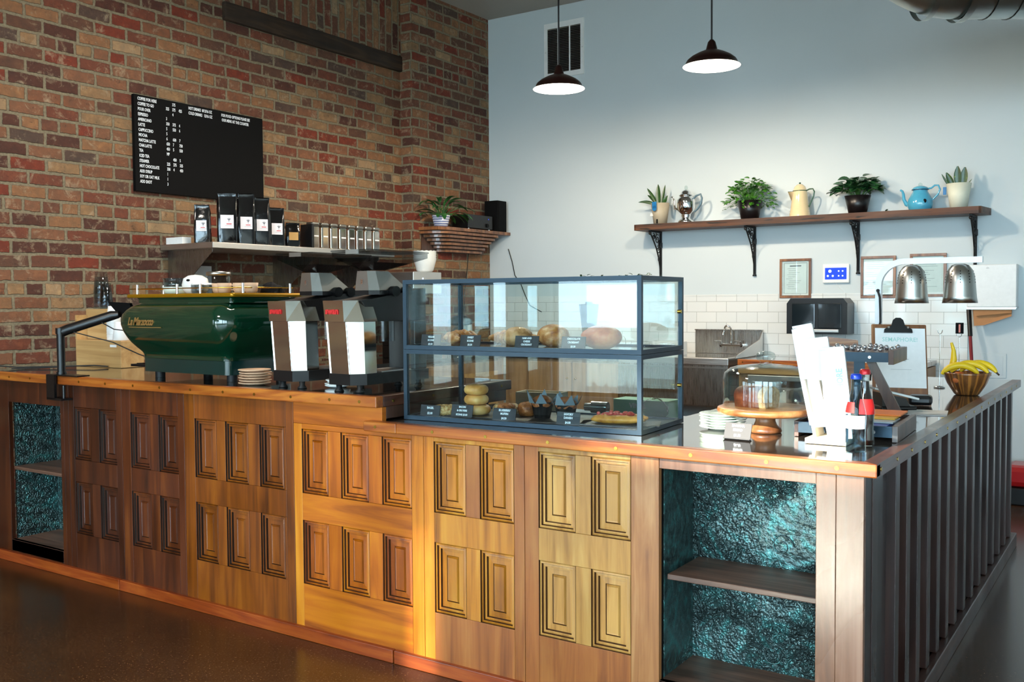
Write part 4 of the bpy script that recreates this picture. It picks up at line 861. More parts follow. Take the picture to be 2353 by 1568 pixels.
# ---------------------------------------------------------------- glass pastry cases
CO=Vector((-1.462,2.965,.9402)); CR=R(3.4); CM=Matrix.Translation(CO)@Matrix.Rotation(CR,4,'Z')
def L2W(x,y,z): return CM@Vector((x,y,z))
def case(z,label,h):
    t=thing('pastry_case',label,'display case',(CO.x,CO.y,CO.z+z),CR,'stacked glass pastry cases'); W,D,b=1.005,.405,.016
    m=MB()
    for x in (-W,-b):
        for y in (0,D-b): m.box(x,x+b,y,y+b,b,h-b)
    m.box(-W,0,0,b,0,b).box(-W,0,0,b,h-b,h).box(-W,0,D-b,D,0,b).box(-W,0,D-b,D,h-b,h)
    for x in (-W,-b): m.box(x,x+b,b,D-b,0,b).box(x,x+b,b,D-b,h-b,h)
    m.build('metal_frame',M['framem'],t)
    g=.004
    MB().box(-W+b,-b,.005,.005+g,b,h-b).build('front_pane',M['glass'],t); MB().box(-W+b,-b,D-.009,D-.005,b,h-b).build('back_pane',M['glass'],t)
    MB().box(-W+.006,-W+.006+g,b,D-b,b,h-b).build('left_pane',M['glass'],t); MB().box(-.010,-.006,b,D-b,b,h-b).build('door_pane',M['glass'],t)
    MB().box(-W+b,-b,b,D-b,h-.010,h-.006).build('top_pane',M['glass'],t); MB().box(-W+b,-b,b,D-b,.004,.010).build('floor_plate',M['framem'] if z==0 else M['smoke'],t)
    MB().cyl((-.004,D-.05,h*.53),.007,.014,14,axis=(1,0,0)).build('brass_knob',M['brass'],t)
    return t
HL=.274; HU=.2705
case(0,'lower glass pastry case standing on the worktop with bagels, muffins and danish',HL); case(HL+.0015,'upper glass pastry case stacked on the lower one, with croissants and scones',HU)
zl=.0105+.0005; zu=HL+.0015+.0105
def at(wx,wy,z):  # world x,y and case height
    return (wx,wy,CO.z+z)
# slates
tag(MB().box(-.17,.17,-.085,.085,0,.006,.002).build('slate_tray',M['slate'],loc=at(-2.19,3.07,zl),rz=CR),'black slate tray under the bagels at the left of the lower case','tray')
tag(MB().box(-.15,.15,-.09,.09,0,.006,.002).build('slate_tray',M['slate'],loc=at(-1.88,3.075,zl),rz=R(12)),'black slate tray under the paper-wrapped muffins','tray')
tag(MB().box(-.145,.145,-.07,.07,0,.006,.002).build('slate_tray',M['slate'],loc=at(-1.62,3.115,zl),rz=R(22)),'black slate tray under the danish at the right','tray')
sl=zl+.0062
def food(mb,name,mat,loc,lab,cat,rz=0,grp=None,rot=None): return tag(mb.build(name,mat,None,loc,rz,rot),lab,cat,grp)
for i,(r,z,l,mt) in enumerate(((.052,0,'plain bagel at the bottom of the stack of three','bagel'),(.044,.040,'smooth brown bagel in the middle of the stack of three','bagel'),(.044,.078,'pale shiny bagel on top of the stack of three','bagel'))):
    m=MB(); m.torus((0,0,.0195),r-.016,.0205,30,12,.95,.03); food(m,'bagel',M[mt],at(-2.225,3.06,sl+z),l,'bagel',i*1.3,'bagels in the lower case')
m=MB(); m.torus((0,0,.020),.032,.021,30,12,.95,.06); food(m,'bagel',M['seed'],at(-2.345,3.015,zl+.001),'seeded bagel lying left of the bagel stack','bagel',0,'bagels in the lower case')
m=MB(); m.torus((0,0,.020),.034,.021,30,12,.95,.05); food(m,'bagel',M['seed'],at(-2.13,3.13,sl),'light bagel lying right behind the bagel stack','bagel',0,'bagels in the lower case')
for x,y,l in ((-2.085,3.06,'brown monkey-bread ball in front, left of the muffins'),(-2.035,3.13,'darker brown pastry ball right beside the first one')):
    m=MB(); m.ball((0,0,.028),.036,.034,.030,18,12,.10); m.ball((.014,.012,.042),.018,.018,.014,12,8,.1).ball((-.014,-.006,.042),.018,.018,.014,12,8,.1).ball((.002,-.02,.036),.016,.016,.014,12,8,.1); food(m,'pastry_ball',M['muffin'],at(x,y,zl+.001),l,'pastry')
def muffin(x,y,l,rz,tilt):
    t=thing('muffin',l,'muffin',at(x,y,sl),rz,'muffins in black paper')
    MB().lathe([(0,0),(.030,0),(.044,.062),(.042,.062),(.028,.002),(0,.002)],(0,0,0),20,smooth=False).build('paper_cup',M['blackm'],t)
    MB().ball((0,0,.056),.043,.043,.030,20,10,.05).build('muffin_top',M['muffin'],t)
    m=MB(); rn=random.Random(int(x*100))
    for k in range(6):
        a=k*PI/3+rn.uniform(-.2,.2); c,s_=math.cos(a),math.sin(a); w=.022; p=Vector((c*.044,s_*.044,.058)); td=Vector((-s_,c,0))
        hgt=rn.uniform(.025,.05); m.add([p-td*w,p+td*w,p+Vector((c*.022,s_*.022,hgt))],[(0,1,2)])
    m.build('paper_points',M['greypaper'],t); return t
M['greypaper']=simple('grey baking paper','#6c7880',.5)
muffin(-1.945,3.10,'left muffin in tall black tulip paper, leaning pleats',0,0); muffin(-1.835,3.09,'right muffin in black tulip paper with pale paper points',.5,0)
t=thing('savory_danish','long golden danish topped with red peppers on a black slate','danish',at(-1.625,3.11,sl),R(20))
m=MB(); m.ball((0,-.018,.014),.100,.028,.016,24,10,.04).ball((.02,.018,.016),.088,.026,.018,24,10,.04).ball((-.05,.0,.016),.045,.04,.016,18,8,.04); m.build('pastry',M['danish'],t)
m=MB(); rn=random.Random(2)
for _ in range(34): m.ball((rn.uniform(-.075,.055),rn.uniform(-.014,.022),rn.uniform(.028,.036)),rn.uniform(.006,.013),rn.uniform(.006,.010),rn.uniform(.004,.008),8,6)
m.build('topping',M['topping'],t)
# upper case
def croissant(x,y,rz,l,s=1):
    m=MB(); pts=[];rs=[]
    for i in range(25):
        a=R(200-220*i/24); pts.append((.055*s*math.cos(a),.045*s*math.sin(a),.026*s)); u=abs(i-12)/12; rs.append(s*(.028*(1-u**1.7)+.007)*(1+.12*math.sin(i*1.6)))
    m.tube(pts,rs,12,flat=.9); food(m,'croissant',M['croissant'],at(x,y,zu+.0005),l,'croissant',rz,'croissants in the upper case')
croissant(-2.385,3.165,R(20),'left ham croissant, pale end to the left'); croissant(-2.30,3.10,R(80),'croissant standing in front of the other two, darker'); croissant(-2.215,3.205,R(-25),'right croissant with a curled brown tail')
m=MB(); m.ball((0,0,.036),.062,.052,.038,26,14,.05).ball((.055,.02,.024),.03,.026,.022,14,8,.05); food(m,'scone',M['scone'],at(-2.075,3.13,zu+.0005),'large rough raisin scone in the middle of the upper case','scone')
m=MB(); m.ball((0,0,.040),.066,.056,.044,26,14,.02); m.ball((.02,-.02,.030),.052,.045,.036,26,14,.05); food(m,'round_loaf',M['croissant'],at(-1.95,3.19,zu+.0005),'round split brown roll right of the scone in the upper case','bread')
m=MB(); m.ball((0,0,.040),.080,.062,.044,26,14,.02); food(m,'orange_loaf',M['orangeloaf'],at(-1.70,3.12,zu+.0005),'smooth reddish orange loaf at the right of the upper case','bread')
# price cards
def card(x,y,z,w,h,lines,lab,rz,world=True,tilt=12):
    t=thing('price_card',lab,'price card',(x,y,z),rz,'black price cards with white letters',rot=(R(-tilt),0,rz))
    MB().box(-w/2,w/2,-.0015,.0015,0.002,h,.0006).build('card',M['card'],t)
    MB().box(-w/2,w/2,-.006,.012,0,.003,.0006).build('stand',M['card'],t)
    m=MB()
    for s,zz,sz in lines: m.text(s,sz,FYM(0,-.0017,zz),.9,'CENTER',bold=.0003,ext=.0002)
    m.build('lettering',M['chalk'],t)
c=zl+CO.z+.0015; u=zu+CO.z+.0015
card(-2.37,2.948,c,.092,.044,[('BAGEL',.029,.012),('$2.00',.008,.012)],'price card reading BAGEL $2.00',CR)
card(-2.235,2.975,c,.098,.050,[('BACON',.038,.010),('& GRUYERE',.024,.010),('SCONE $3.00',.008,.010)],'price card reading BACON & GRUYERE SCONE',CR)
card(-2.035,2.972,c,.100,.048,[('BLUEBERRY',.036,.011),('MUFFIN',.023,.011),('$4.50',.006,.011)],'price card reading BLUEBERRY MUFFIN $4.50',CR)
card(-1.765,2.985,c,.094,.048,[('SAVORY',.036,.011),('DANISH',.023,.011),('$4.00',.006,.011)],'price card reading SAVORY DANISH $4.00',CR)
card(-2.365,2.95,u,.092,.046,[('VEGAN',.033,.010),('SCONE',.020,.010),('$3.50',.005,.010)],'price card reading VEGAN SCONE',CR)
card(-2.185,2.965,u,.092,.046,[('SWEET',.033,.010),('SCONE',.020,.010),('$3.50',.005,.010)],'price card reading SWEET SCONE $3.50',CR)
card(-1.935,2.975,u,.100,.046,[('HAM AND',.034,.0095),('CHEESE',.022,.0095),('CROISSANT',.010,.0095)],'price card reading HAM AND CHEESE CROISSANT',CR)
card(-1.745,2.99,u,.096,.046,[('CHOCOLATE',.034,.0095),('CROISSANT',.021,.0095),('$3.50',.006,.0095)],'price card reading CHOCOLATE CROISSANT $3.50',CR)
LZ=.9385
card(-1.150,3.035,LZ+.0025,.094,.056,[('BANANA',.042,.012),('BREAD',.028,.012),('$3.50',.010,.012)],'price card reading BANANA BREAD $3.50 on the open worktop',R(-4),tilt=18)
# garland lying on the case
t=thing('wire_garland','thin dark garland of small leaves lying on top of the pastry case','garland',(-1.62,3.17,CO.z+HL+HU+.003)); m=MB(); rn=random.Random(9)
for i in range(40): m.leaf((rn.uniform(-.20,.13),rn.uniform(-.03,.16),rn.uniform(0,.008)),(rn.uniform(-1,1),rn.uniform(-1,1),rn.uniform(.1,.6)),(0,0,1),.022,.009,.4,3)
m.build('sprigs',M['leafd'],t)
# plates, cake stand
M['platewhite']=M['greengl']
rn=random.Random(8); p0=None
for i in range(6):
    if p0 is None: o=MB().lathe([(0,0),(.050,0),(.055,.004),(.080,.009),(.083,.0115),(.080,.013),(.052,.007),(0,.006)],(0,0,0),44).build('plate',M['greengl']); p0=o
    else: o=p0.copy(); col.objects.link(o)
    o.location=(-1.292+rn.uniform(-.003,.003),3.275,LZ+.0008+i*.0092)
    tag(o,'pale green rimmed plate, %s of the stack by the cake stand'%(['lowest','second from bottom','third from bottom','fourth from bottom','fifth from bottom','topmost'][i]),'plate','plates stacked beside the cake stand')
t=thing('cake_stand','acacia wood cake stand with turned foot under the glass dome','cake stand',(-1.135,3.27,LZ+.0008))
MB().lathe([(0,0),(.052,0),(.056,.006),(.052,.016),(.040,.026),(.034,.040),(.034,.052),(.040,.064),(.0,.064)],(0,0,0),36).build('turned_foot',M['acacia_y'],t)
MB().lathe([(0,.0645),(.150,.0645),(.163,.070),(.166,.078),(.163,.087),(.158,.089),(0,.089)],(0,0,0),56).build('round_top',M['acacia'],t)
t=thing('glass_dome','clear glass dome with round knob covering the banana bread','glass dome',(-1.135,3.27,LZ+.0903))
MB().lathe([(.143,0),(.146,.0),(.146,.095),(.140,.118),(.122,.134),(.095,.142),(.05,.147),(.0,.149)],(0,0,0),56).lathe([(.142,0),(.142,.095),(.136,.116),(.119,.130),(.093,.138),(.05,.143),(0,.145)],(0,0,0),56).build('dome_shell',M['glassd'],t)
MB().lathe([(.022,.148),(.018,.156),(.030,.164),(.034,.174),(.030,.186),(.015,.193),(0,.194)],(0,0,0),28).build('dome_knob',M['glassd'],t)
t=thing('banana_bread','half loaf of banana bread, cut face to the right, under the dome','bread',(-1.155,3.25,LZ+.0903),R(-14))
m=MB(); pf=[]
for i in range(18):
    a=PI*i/17; pf.append((.050*math.cos(a),.042+.034*math.sin(a)))
pf=[(-.040,0),(.040,0)]+pf
vs=[];secs=[(-.080,.35),(-.074,.75),(-.055,.97),(0,1.03),(.030,1.0)]
for x,k in secs: vs+=[(x,p[0]*k,p[1]*(k if k>.9 else .5+.5*k)) for p in pf]
n=len(pf); m.add(vs,[(q*n+i,q*n+(i+1)%n,(q+1)*n+(i+1)%n,(q+1)*n+i) for q in range(4) for i in range(n)],True); m.add(vs[:n],[tuple(range(n))]); m.build('crust',M['darkbread'],t)
m=MB(); m.add([(.0302,p[0]*.98,p[1]*.98) for p in pf]+[(.056,p[0]*.97,p[1]*.97) for p in pf],[tuple(range(n,2*n))]+[(i,(i+1)%n,n+(i+1)%n,n+i) for i in range(n)]); m.build('cut_face',M['crumb'],t)
# things behind the case on the worktop
t=thing('glove_box','mint green box of vinyl gloves behind the pastry case','box',(-1.80,3.40,LZ+.0008),R(2)); MB().box(0,.235,0,.11,0,.072,.002).build('carton',M['vinylgreen'],t)
m=MB(); m.text('VINYL',.026,FYM(.07,-.0006,.040),1.0,bold=.0008,ext=.0003); m.build('box_lettering',M['white'],t); MB().box(.02,.235,-.0006,0,.004,.012).build('green_stripe',M['greenstripe'],t)
t=thing('plastic_bag','crumpled thin clear plastic bag slumped against the glove box','bag',(-1.64,3.50-.135,LZ+.0008)); 
m=MB(); m.ball((.03,.015,.04),.055,.022,.045,20,12,.12); m.build('bag_film',M['bagfilm'],t)
t=thing('wooden_tray','small pale wooden box behind the bagels','box',(-2.28,3.42,LZ+.0008),R(8)); m=MB(); W,D,H=.20,.10,.075; m.box(0,W,0,.008,0,H).box(0,W,D-.008,D,0,H).box(0,.008,.008,D-.008,0,H).box(W-.008,W,.008,D-.008,0,H).box(0,W,0,D,0,.006); m.build('box_body',M['palewood'],t)
t=thing('metal_shaker','small dented silver shaker lying behind the danish','shaker',(-1.93,3.46,LZ+.026),0); m=MB(); m.cyl((0,0,0),.024,.07,20,axis=(1,.1,0)).cyl((-.03,-.003,0),.016,.03,16,axis=(1,.1,0)); m.build('shaker_body',M['chrome'],t)
# ---------------------------------------------------------------- back counters
t=thing('sink_unit','stainless steel sink unit with splashback and side wing against the tiles','sink',(-2.72,7.64,0))
m=MB(); m.box(-.94,-.004,-.635,-.03,.90,.955,.004); m.build('rim',M['steel'],t)
MB().box(-.90,-.05,-.60,-.10,.9555,.957).build('basin_floor',M['mirror'],t)
m=MB(); m.box(-.53,.052,-.028,-.010,.9575,1.150,.002).box(-.53,.052,-.045,-.010,1.1505,1.158); m.build('splashback',M['steelz'],t)
m=MB(); m.prism([(-.030,.9575),(-.030,1.15),(-.10,1.08),(-.60,.975),(-.63,.9575)],.045,.052,'x'); m.build('side_wing',M['steel'],t)
m=MB(); m.box(-.94,-.006,-.628,-.60,.585,.899); m.build('front_panel',M['steelz'],t); m=MB(); m.box(-.94,-.006,-.634,-.6285,.872,.884); m.build('edge_strip',M['alu'],t)
for x in (-.90,-.12): 
    MB().cyl((x,-.56,0),.016,.584,14).build('leg',M['steelz'],t)
t=thing('faucet','chrome wall faucet with swan neck and two lever taps','faucet',(-2.915,7.61,1.03))
m=MB(); m.tube([(-.085,-.05,0),(.085,-.05,0)],.011,12).cyl((-.085,0,0),.014,.055,12,axis=(0,-1,0)).cyl((.085,0,0),.014,.055,12,axis=(0,-1,0)); m.build('mixer_bar',M['chrome'],t)
m=MB(); m.tube([(0,-.05,0),(0,-.05,.13)]+[(-.027+.027*math.cos(R(a)),-.05-.02*math.sin(R(a)),.13+.03*math.sin(R(a))) for a in range(15,181,15)]+[(-.058,-.07,.105),(-.062,-.072,.085)],.0075,12); m.build('swan_neck',M['chrome'],t)
for s_ in (-1,1):
    m=MB(); m.cyl((s_*.085,-.05,.0),.012,.03,14).tube([(s_*.085,-.05,.032),(s_*.085-.05,-.08,.036)],.006,8); m.build('lever_tap',M['chrome'],t)
t=thing('back_worktop','dark worktop with brown wooden edge right of the sink','worktop',(-2.66,7.03,0))
MB().box(.0,1.30,.022,.60,.915,.949).build('surface',M['worktop'],t); MB().box(.0,1.30,0,.0215,.908,.951,.003).build('wood_edge',M['nose'],t)
for x in (.04,.28,.55): MB().cyl((x,.0005,.93),.005,.002,10,axis=(0,-1,0)).build('brass_screw',M['brass'],t)
t=thing('back_cabinet','pale plywood cabinet with built-in oven under the back worktop','cabinet',(-2.66,7.045,0))
m=MB(); m.box(0,1.30,.02,.55,.06,.907); m.build('carcass',M['cabwood'],t); MB().box(.0,1.30,.0,.019,.845,.906).build('top_rail',M['bamboo'],t)
t2=thing('oven','stainless built-in oven with dark display and round knobs behind the glass dome','oven',(-2.58,7.04,0))
MB().box(0,.62,-.012,.008,.70,.835,.003).build('control_panel',M['steel'],t2); MB().box(0,.62,-.012,.008,.30,.69,.003).build('oven_door',M['black'],t2); MB().box(.26,.42,-.0135,-.0122,.75,.80).build('display',M['blackg'],t2)
for x in (.47,.56): MB().cyl((x,-.0125,.768),.018,.02,18,axis=(0,-1,0)).build('knob',M['alu'],t2)
MB().tube([(.06,-.04,.655),(.56,-.04,.655)],.008,8).build('door_handle',M['alu'],t2)
# plywood cabinets seen through the pastry case
t=thing('sink_side_cabinet','plain tan plywood cabinet left of the sink, seen through the pastry case','cabinet',(-4.56,7.02,0))
for i in range(2):
    d=MB().box(.03+i*.44,.03+i*.44+.425,-.018,.0,.08,.885,.002).build('door',M['cabwood'],t); MB().ball((.03+i*.44+.39-(i*.36),-.028,.75),.010,.010,.010,10,8).build('knob',M['brass'],d)
MB().box(-.222,.89,.001,.60,.0,.905).build('carcass',M['cabwood'],t); MB().box(-.215,.89,-.02,.60,.906,.944,.002).build('dark_top',M['worktop'],t)
t=thing('brickside_cabinet','tan plywood cabinet run along the brick wall behind the upper worktop','cabinet',(-4.80,3.76,0))
for i in range(5):
    d=MB().box(.0005,.018,.02+i*.64,.02+i*.64+.62,.08,.885,.002).build('door',M['cabwood'],t); MB().box(.0185,.021,.09+i*.64,.57+i*.64,.16,.80,.002).build('door_panel',M['bamboo'],d)
MB().box(-.70,.0,.0,3.25,0,.905).build('carcass',M['cabwood'],t); MB().box(-.70,.02,.0,3.25,.906,.944,.002).build('dark_top',M['worktop'],t)
CZ=.9445
t=thing('coffee_brewer','tall black and steel coffee brewer by the brick wall with lit indicators','coffee maker',(-5.12,6.15,CZ))
MB().box(-.17,.17,-.18,.18,0,.10,.004).build('base',M['black'],t); MB().box(-.17,-.02,-.18,.18,.101,.52,.004).build('tower',M['black'],t); MB().box(-.17,.17,-.18,.18,.521,.70,.006).build('brew_head',M['steel'],t)
for k,(y,z) in enumerate(((-.08,.60),(-.05,.60),(-.065,.645),(-.065,.56))): MB().cyl((.171,y,z),.006,.003,10,axis=(1,0,0)).build('indicator',M['screenw'],t)
t=thing('urn','round stainless coffee urn with dark lid beside the brewer','urn',(-4.98,6.62,CZ)); MB().lathe([(0,0),(.10,0),(.105,.01),(.105,.27),(.0,.27)],(0,0,0),32).build('body',M['mirror'],t); MB().lathe([(.108,.271),(.10,.30),(.05,.335),(0,.34)],(0,0,0),32).build('lid',M['black'],t)
t=thing('ribbed_bowls','stack of white ribbed bowls on top of the coffee brewer','bowls',(-5.02,6.20,CZ+.702))
for i in range(4):
    z=i*.020; m=MB(); prof=[(0,z),(.058,z),(.068,z+.012),(.088,z+.085),(.094,z+.110)]; vs=[];fs=[]; n=64
    for q,(r,zz) in enumerate(prof):
        for k in range(n): rr_=r*(1+(.022 if k%2 else -.022)*(r>.06)); a=2*PI*k/n; vs.append((rr_*math.cos(a),rr_*math.sin(a),zz+(.003 if (k%4<2 and q==len(prof)-1) else 0)))
    for q in range(len(prof)-1):
        for k in range(n): fs.append((q*n+k,q*n+(k+1)%n,(q+1)*n+(k+1)%n,(q+1)*n+k))
    m.add(vs,fs,True); m.build('bowl',M['whitegl'],t)
cupstack(-4.62,7.25,CZ,.045,.11,5,M['white'],'white paper cup, left tallest stack on the back counter','left stack of paper cups on the back counter',.018)
cupstack(-4.50,7.22,CZ,.045,.11,3,M['white'],'white paper cup, middle stack on the back counter','middle stack of paper cups on the back counter',.018)
cupstack(-4.38,7.20,CZ,.045,.10,2,M['white'],'white paper cup, right short stack on the back counter','right stack of paper cups on the back counter',.018)
t=thing('blender','black flared blender jug on its base, seen through the upper pastry case','blender',(-4.10,7.30,CZ))
MB().lathe([(0,0),(.085,0),(.09,.01),(.08,.12),(.06,.14),(0,.14)],(0,0,0),28).build('base',M['black'],t); MB().lathe([(.052,.141),(.055,.15),(.085,.42),(.083,.42),(.05,.15)],(0,0,0),28).build('jug',M['smoke'],t); MB().lathe([(0,.45),(.03,.45),(.035,.43),(.088,.428),(.088,.421),(0,.421)],(0,0,0),28).build('lid',M['black'],t)
t=thing('dish_rack','chrome wire rack with tall loops on the back counter','rack',(-4.00,7.15,CZ)); m=MB()
for i in range(5):
    x=.0+i*.075; m.tube([(x,-.06,0),(x,-.06,.12)]+[(x,-.06+.06*(1-math.cos(R(a))),.12+.045*math.sin(R(a))) for a in range(30,180,30)]+[(x,.06,.12),(x,.06,0)],.0028,6)
m.tube([(0,-.06,.003),(.30,-.06,.003),(.30,.06,.003),(0,.06,.003)],.003,6,closed=True); m.build('wire_loops',M['chrome'],t)
tag(MB().box(0,.26,0,.10,0,.11,.002).build('printed_carton',M['white'],loc=(-3.45,7.20,.9575)),'white printed carton at the left end of the sink','carton')
# twin juice / slush dispenser
t=thing('paper_dispenser','smoked black twin roll towel dispenser on the tiles','dispenser',(-2.42,YB-.012,1.135))
m=MB(); m.prism([(0,0),(.0,.235),(.03,.275),(.43,.275),(.462,.235),(.462,0)],-.20,0,'y'); m.build('housing',M['black'],t)
for x in (.045,.245): 
    m=MB(); m.box(x,x+.175,-.212,-.2005,.045,.235,.004); m.build('smoked_window',M['mirrordark'],t)
MB().box(.06,.40,-.215,-.2005,.015,.036,.002).build('steel_bar',M['steel'],t)
# ---------------------------------------------------------------- coffee bags of paper in a wooden rack
LZ=.9397
t=thing('paper_bag_rack','pale wooden rack holding white paper bags at the front right of the counter','bag rack',(-.935,3.115,LZ))
m=MB(); m.box(-.005,.125,-.035,.12,0,.018,.002); m.build('base',M['palewood'],t)
m=MB()
for x in (.012,.058,.098): m.prism([(x,.018),(x+.010,.018),(x-.028,.20),(x-.036,.20)],.0,.09,'y')
m.build('dividers',M['palewood'],t)
def pbag(x0,z0,h,w,lean,lab,txt=None,yo=0):
    b=thing('paper_bag',lab,'paper bag',(-.935+x0,3.115+yo,LZ+z0),R(8),'white paper bags in the rack',rot=(0,R(lean),R(8)))
    m=MB(); m.prism([(-w/2,0),(w/2,0),(w/2+.002,h*.5),(w/2-.002,h),(-w/2+.001,h-.006),(-w/2-.002,h*.5)],-.006,.012,'y'); m.build('bag_body',M['paper'],b)
    MB().box(-w/2+.004,w/2-.004,-.0025,.008,h-.004,h+.004).build('open_top',M['paper'],b)
    if txt:
        m=MB(); fr=frame_up((w/2-.014,-.0066,.085),(0,0,1),(-1,0,0)); m.text(txt,.026,fr,.95,bold=.0005,ext=.0002); m.build('bag_lettering',M['teal_ink'],b)
    return b
pbag(.02,.055,.325,.070,-11,'tallest white paper bag at the left of the rack',yo=.055)
pbag(.045,.050,.285,.080,-7,'white paper bag in the middle of the rack',yo=.03)
pbag(.100,.019,.288,.075,-5,'front white paper bag with pale teal lettering up its side','SEMAPHORE',yo=-.012)
# bottles
def bottle(x,y,h,body,lab,capc,ltop,fill,rz=0):
    t=thing('glass_bottle',lab,'bottle',(x,y,LZ),rz); k=h/.245
    P=[(0,0),(.026,0),(.0295,.004),(.0295,.02),(.028,.05),(.0285,.075),(.0302,.105),(.0295,.125),(.024,.150),(.0165,.180),(.0140,.205),(.0138,.228),(.0155,.230),(.0155,.236),(.0135,.238)]
    MB().lathe([(r,z*k) for r,z in P],(0,0,0),36).build('bottle_glass',body,t)
    if fill is not None:
        m=MB().lathe([(max(0,r-.0022),z*k+.002) for r,z in P[:11]]+[(0,.207*k)],(0,0,0),30).build('drink',fill,t)
    MB().lathe([(.0165,.229*k),(.0168,.233*k),(.0155,.242*k),(.013,.2455*k),(0,.246*k)],(0,0,0),24).build('crown_cap',capc,t)
    return t
M['capblue']=simple('blue crown cap','#1838a8',.3,.3); M['capred']=simple('red crown cap','#c02028',.3,.3)
def _bg():
    t=NT('clear bottle glass'); fr=t.n('ShaderNodeFresnel',{'IOR':1.5}); return t
t=bottle(-.757,2.985,.236,M['water'],'clear glass soda bottle with blue cap and white label at the counter corner',M['capblue'],0,None)
m=MB().lathe([(.0300,.072),(.0312,.100),(.0312,.112)],(0,0,0),36,R(150),R(345)); m.build('paper_label',M['label'],t)
m=MB().lathe([(.0304,.026),(.0292,.05),(.0300,.0715)],(0,0,0),14,R(150),R(205)); m.build('side_label',M['label'],t)
m=MB().lathe([(.0305,.120),(.0275,.138),(.0235,.152)],(0,0,0),18,R(195),R(275)); m.build('red_print',M['redink'],t)
m=MB()
for i in range(7): m.box(-.010,.016 if i%2 else .012,-.0322,-.0316,.076+i*.005,.0775+i*.005)
m.build('label_print',M['darkink'],t)
t=bottle(-.768,3.135,.240,M['glassd'],'glass cola bottle with red cap behind the clear one',M['capred'],0,M['cola'])
m=MB().lathe([(.0312,.10),(.0308,.125),(.0255,.148)],(0,0,0),18,R(250),R(350)); m.build('red_label',M['redink'],t)
# low display tray with cards / books
t=thing('display_tray','low walnut and metal display tray near the counter edge','tray',(-.690,3.24,LZ),R(3))
m=MB(); m.box(-.33,-.018,0,.008,.014,.050); m.build('metal_front',M['framem'],t)
m=MB(); m.box(-.018,0,-.003,.38,0,.052,.001).box(-.33,-.315,0,.38,0,.052,.001).box(-.315,-.018,.37,.38,.01,.05); m.build('walnut_sides',M['walnut'],t)
MB().box(-.315,-.018,.009,.37,.030,.036).build('tray_floor',M['walnut'],t); MB().cyl((-.075,-.001,.030),.006,.003,14,axis=(0,-1,0)).build('bolt',M['steel'],t)
M['bkblue']=simple('blue booklet','#2a4fa8',.5,var=.03); M['bkorange']=simple('orange booklet','#d8742a',.5,var=.08); M['bkyellow']=simple('yellow booklet','#dca83a',.5,var=.08); M['bkgrey']=simple('grey booklet','#a8b0b4',.5)
for i,(x,y,w,d,z,mt,l) in enumerate(((-.30,.012,.26,.16,.0365,'bkblue','blue booklet at the front of the walnut tray'),(-.30,.09,.27,.14,.0485,'bkgrey','pale grey booklet lying on the blue one'),(-.31,.15,.275,.14,.0545,'bkyellow','yellow booklet, third in the walnut tray'),(-.31,.21,.285,.15,.0605,'bkorange','orange booklet at the back of the walnut tray'))):
    p=Matrix.Rotation(R(3),4,'Z')@Vector((x,y,0)); tag(MB().box(0,w,0,d,0,.011 if i==0 else .0055,.001).build('booklet',M[mt],loc=(-.690+p.x,3.24+p.y,LZ+z),rz=R(3)),l,'booklet','booklets in the walnut tray')
# raised stand with wrapped sweets
t=thing('raised_stand','tall walnut and metal stand with a tray of wrapped sweets on top','stand',(-.862,3.96,LZ),R(4))
m=MB(); m.box(-.30,-.020,0,.006,.212,.250); m.build('metal_front',M['framem'],t)
m=MB(); m.box(-.020,0,-.003,.36,.203,.258,.001).box(-.30,-.285,0,.36,.203,.258,.001); m.build('walnut_sides',M['walnut'],t)
MB().box(-.285,-.020,.007,.355,.225,.246).build('tray_floor',M['walnut'],t)
MB().box(-.155,-.115,.03,.05,0,.224).build('metal_post',M['framem'],t)
m=MB(); m.prism([(-.118,.225),(-.085,.225),(.030,0),(-.02,0)],.052,.068,'y'); m.build('slanted_leg',M['walnut'],t); MB().cyl((-.09,-.001,.231),.006,.003,14,axis=(0,-1,0)).build('bolt',M['steel'],t)
m=MB(); m.box(-.16,.04,.02,.10,0,.006); m.build('foot_plate',M['framem'],t)
rn=random.Random(4); s0=None
for i in range(26):
    if s0 is None: 
        o=MB().ball((0,0,0),.012,.010,.009,8,6,.2).build('wrapped_sweet',M['cookie']); s0=o
    else: o=s0.copy(); col.objects.link(o)
    c=i%2; p=Matrix.Rotation(R(4),4,'Z')@Vector((-.275+.0098*i,.03+ (i*37%29)*.011,0)); o.location=(-.862+p.x,3.96+p.y,LZ+.254+(i%3)*.005); o.rotation_euler=(rn.random(),rn.random(),rn.random()*6)
    tag(o,'silver foil wrapped sweet in the tray on the raised stand','sweet','wrapped sweets on the raised stand')
t=thing('knife_block','striped acacia block behind the paper bags','block',(-1.22,4.62,LZ),R(20)); m=MB(); m.prism([(-.06,0),(.06,0),(.05,.27),(-.085,.285)],-.04,.04,'y'); m.build('block_body',M['acacia'],t)
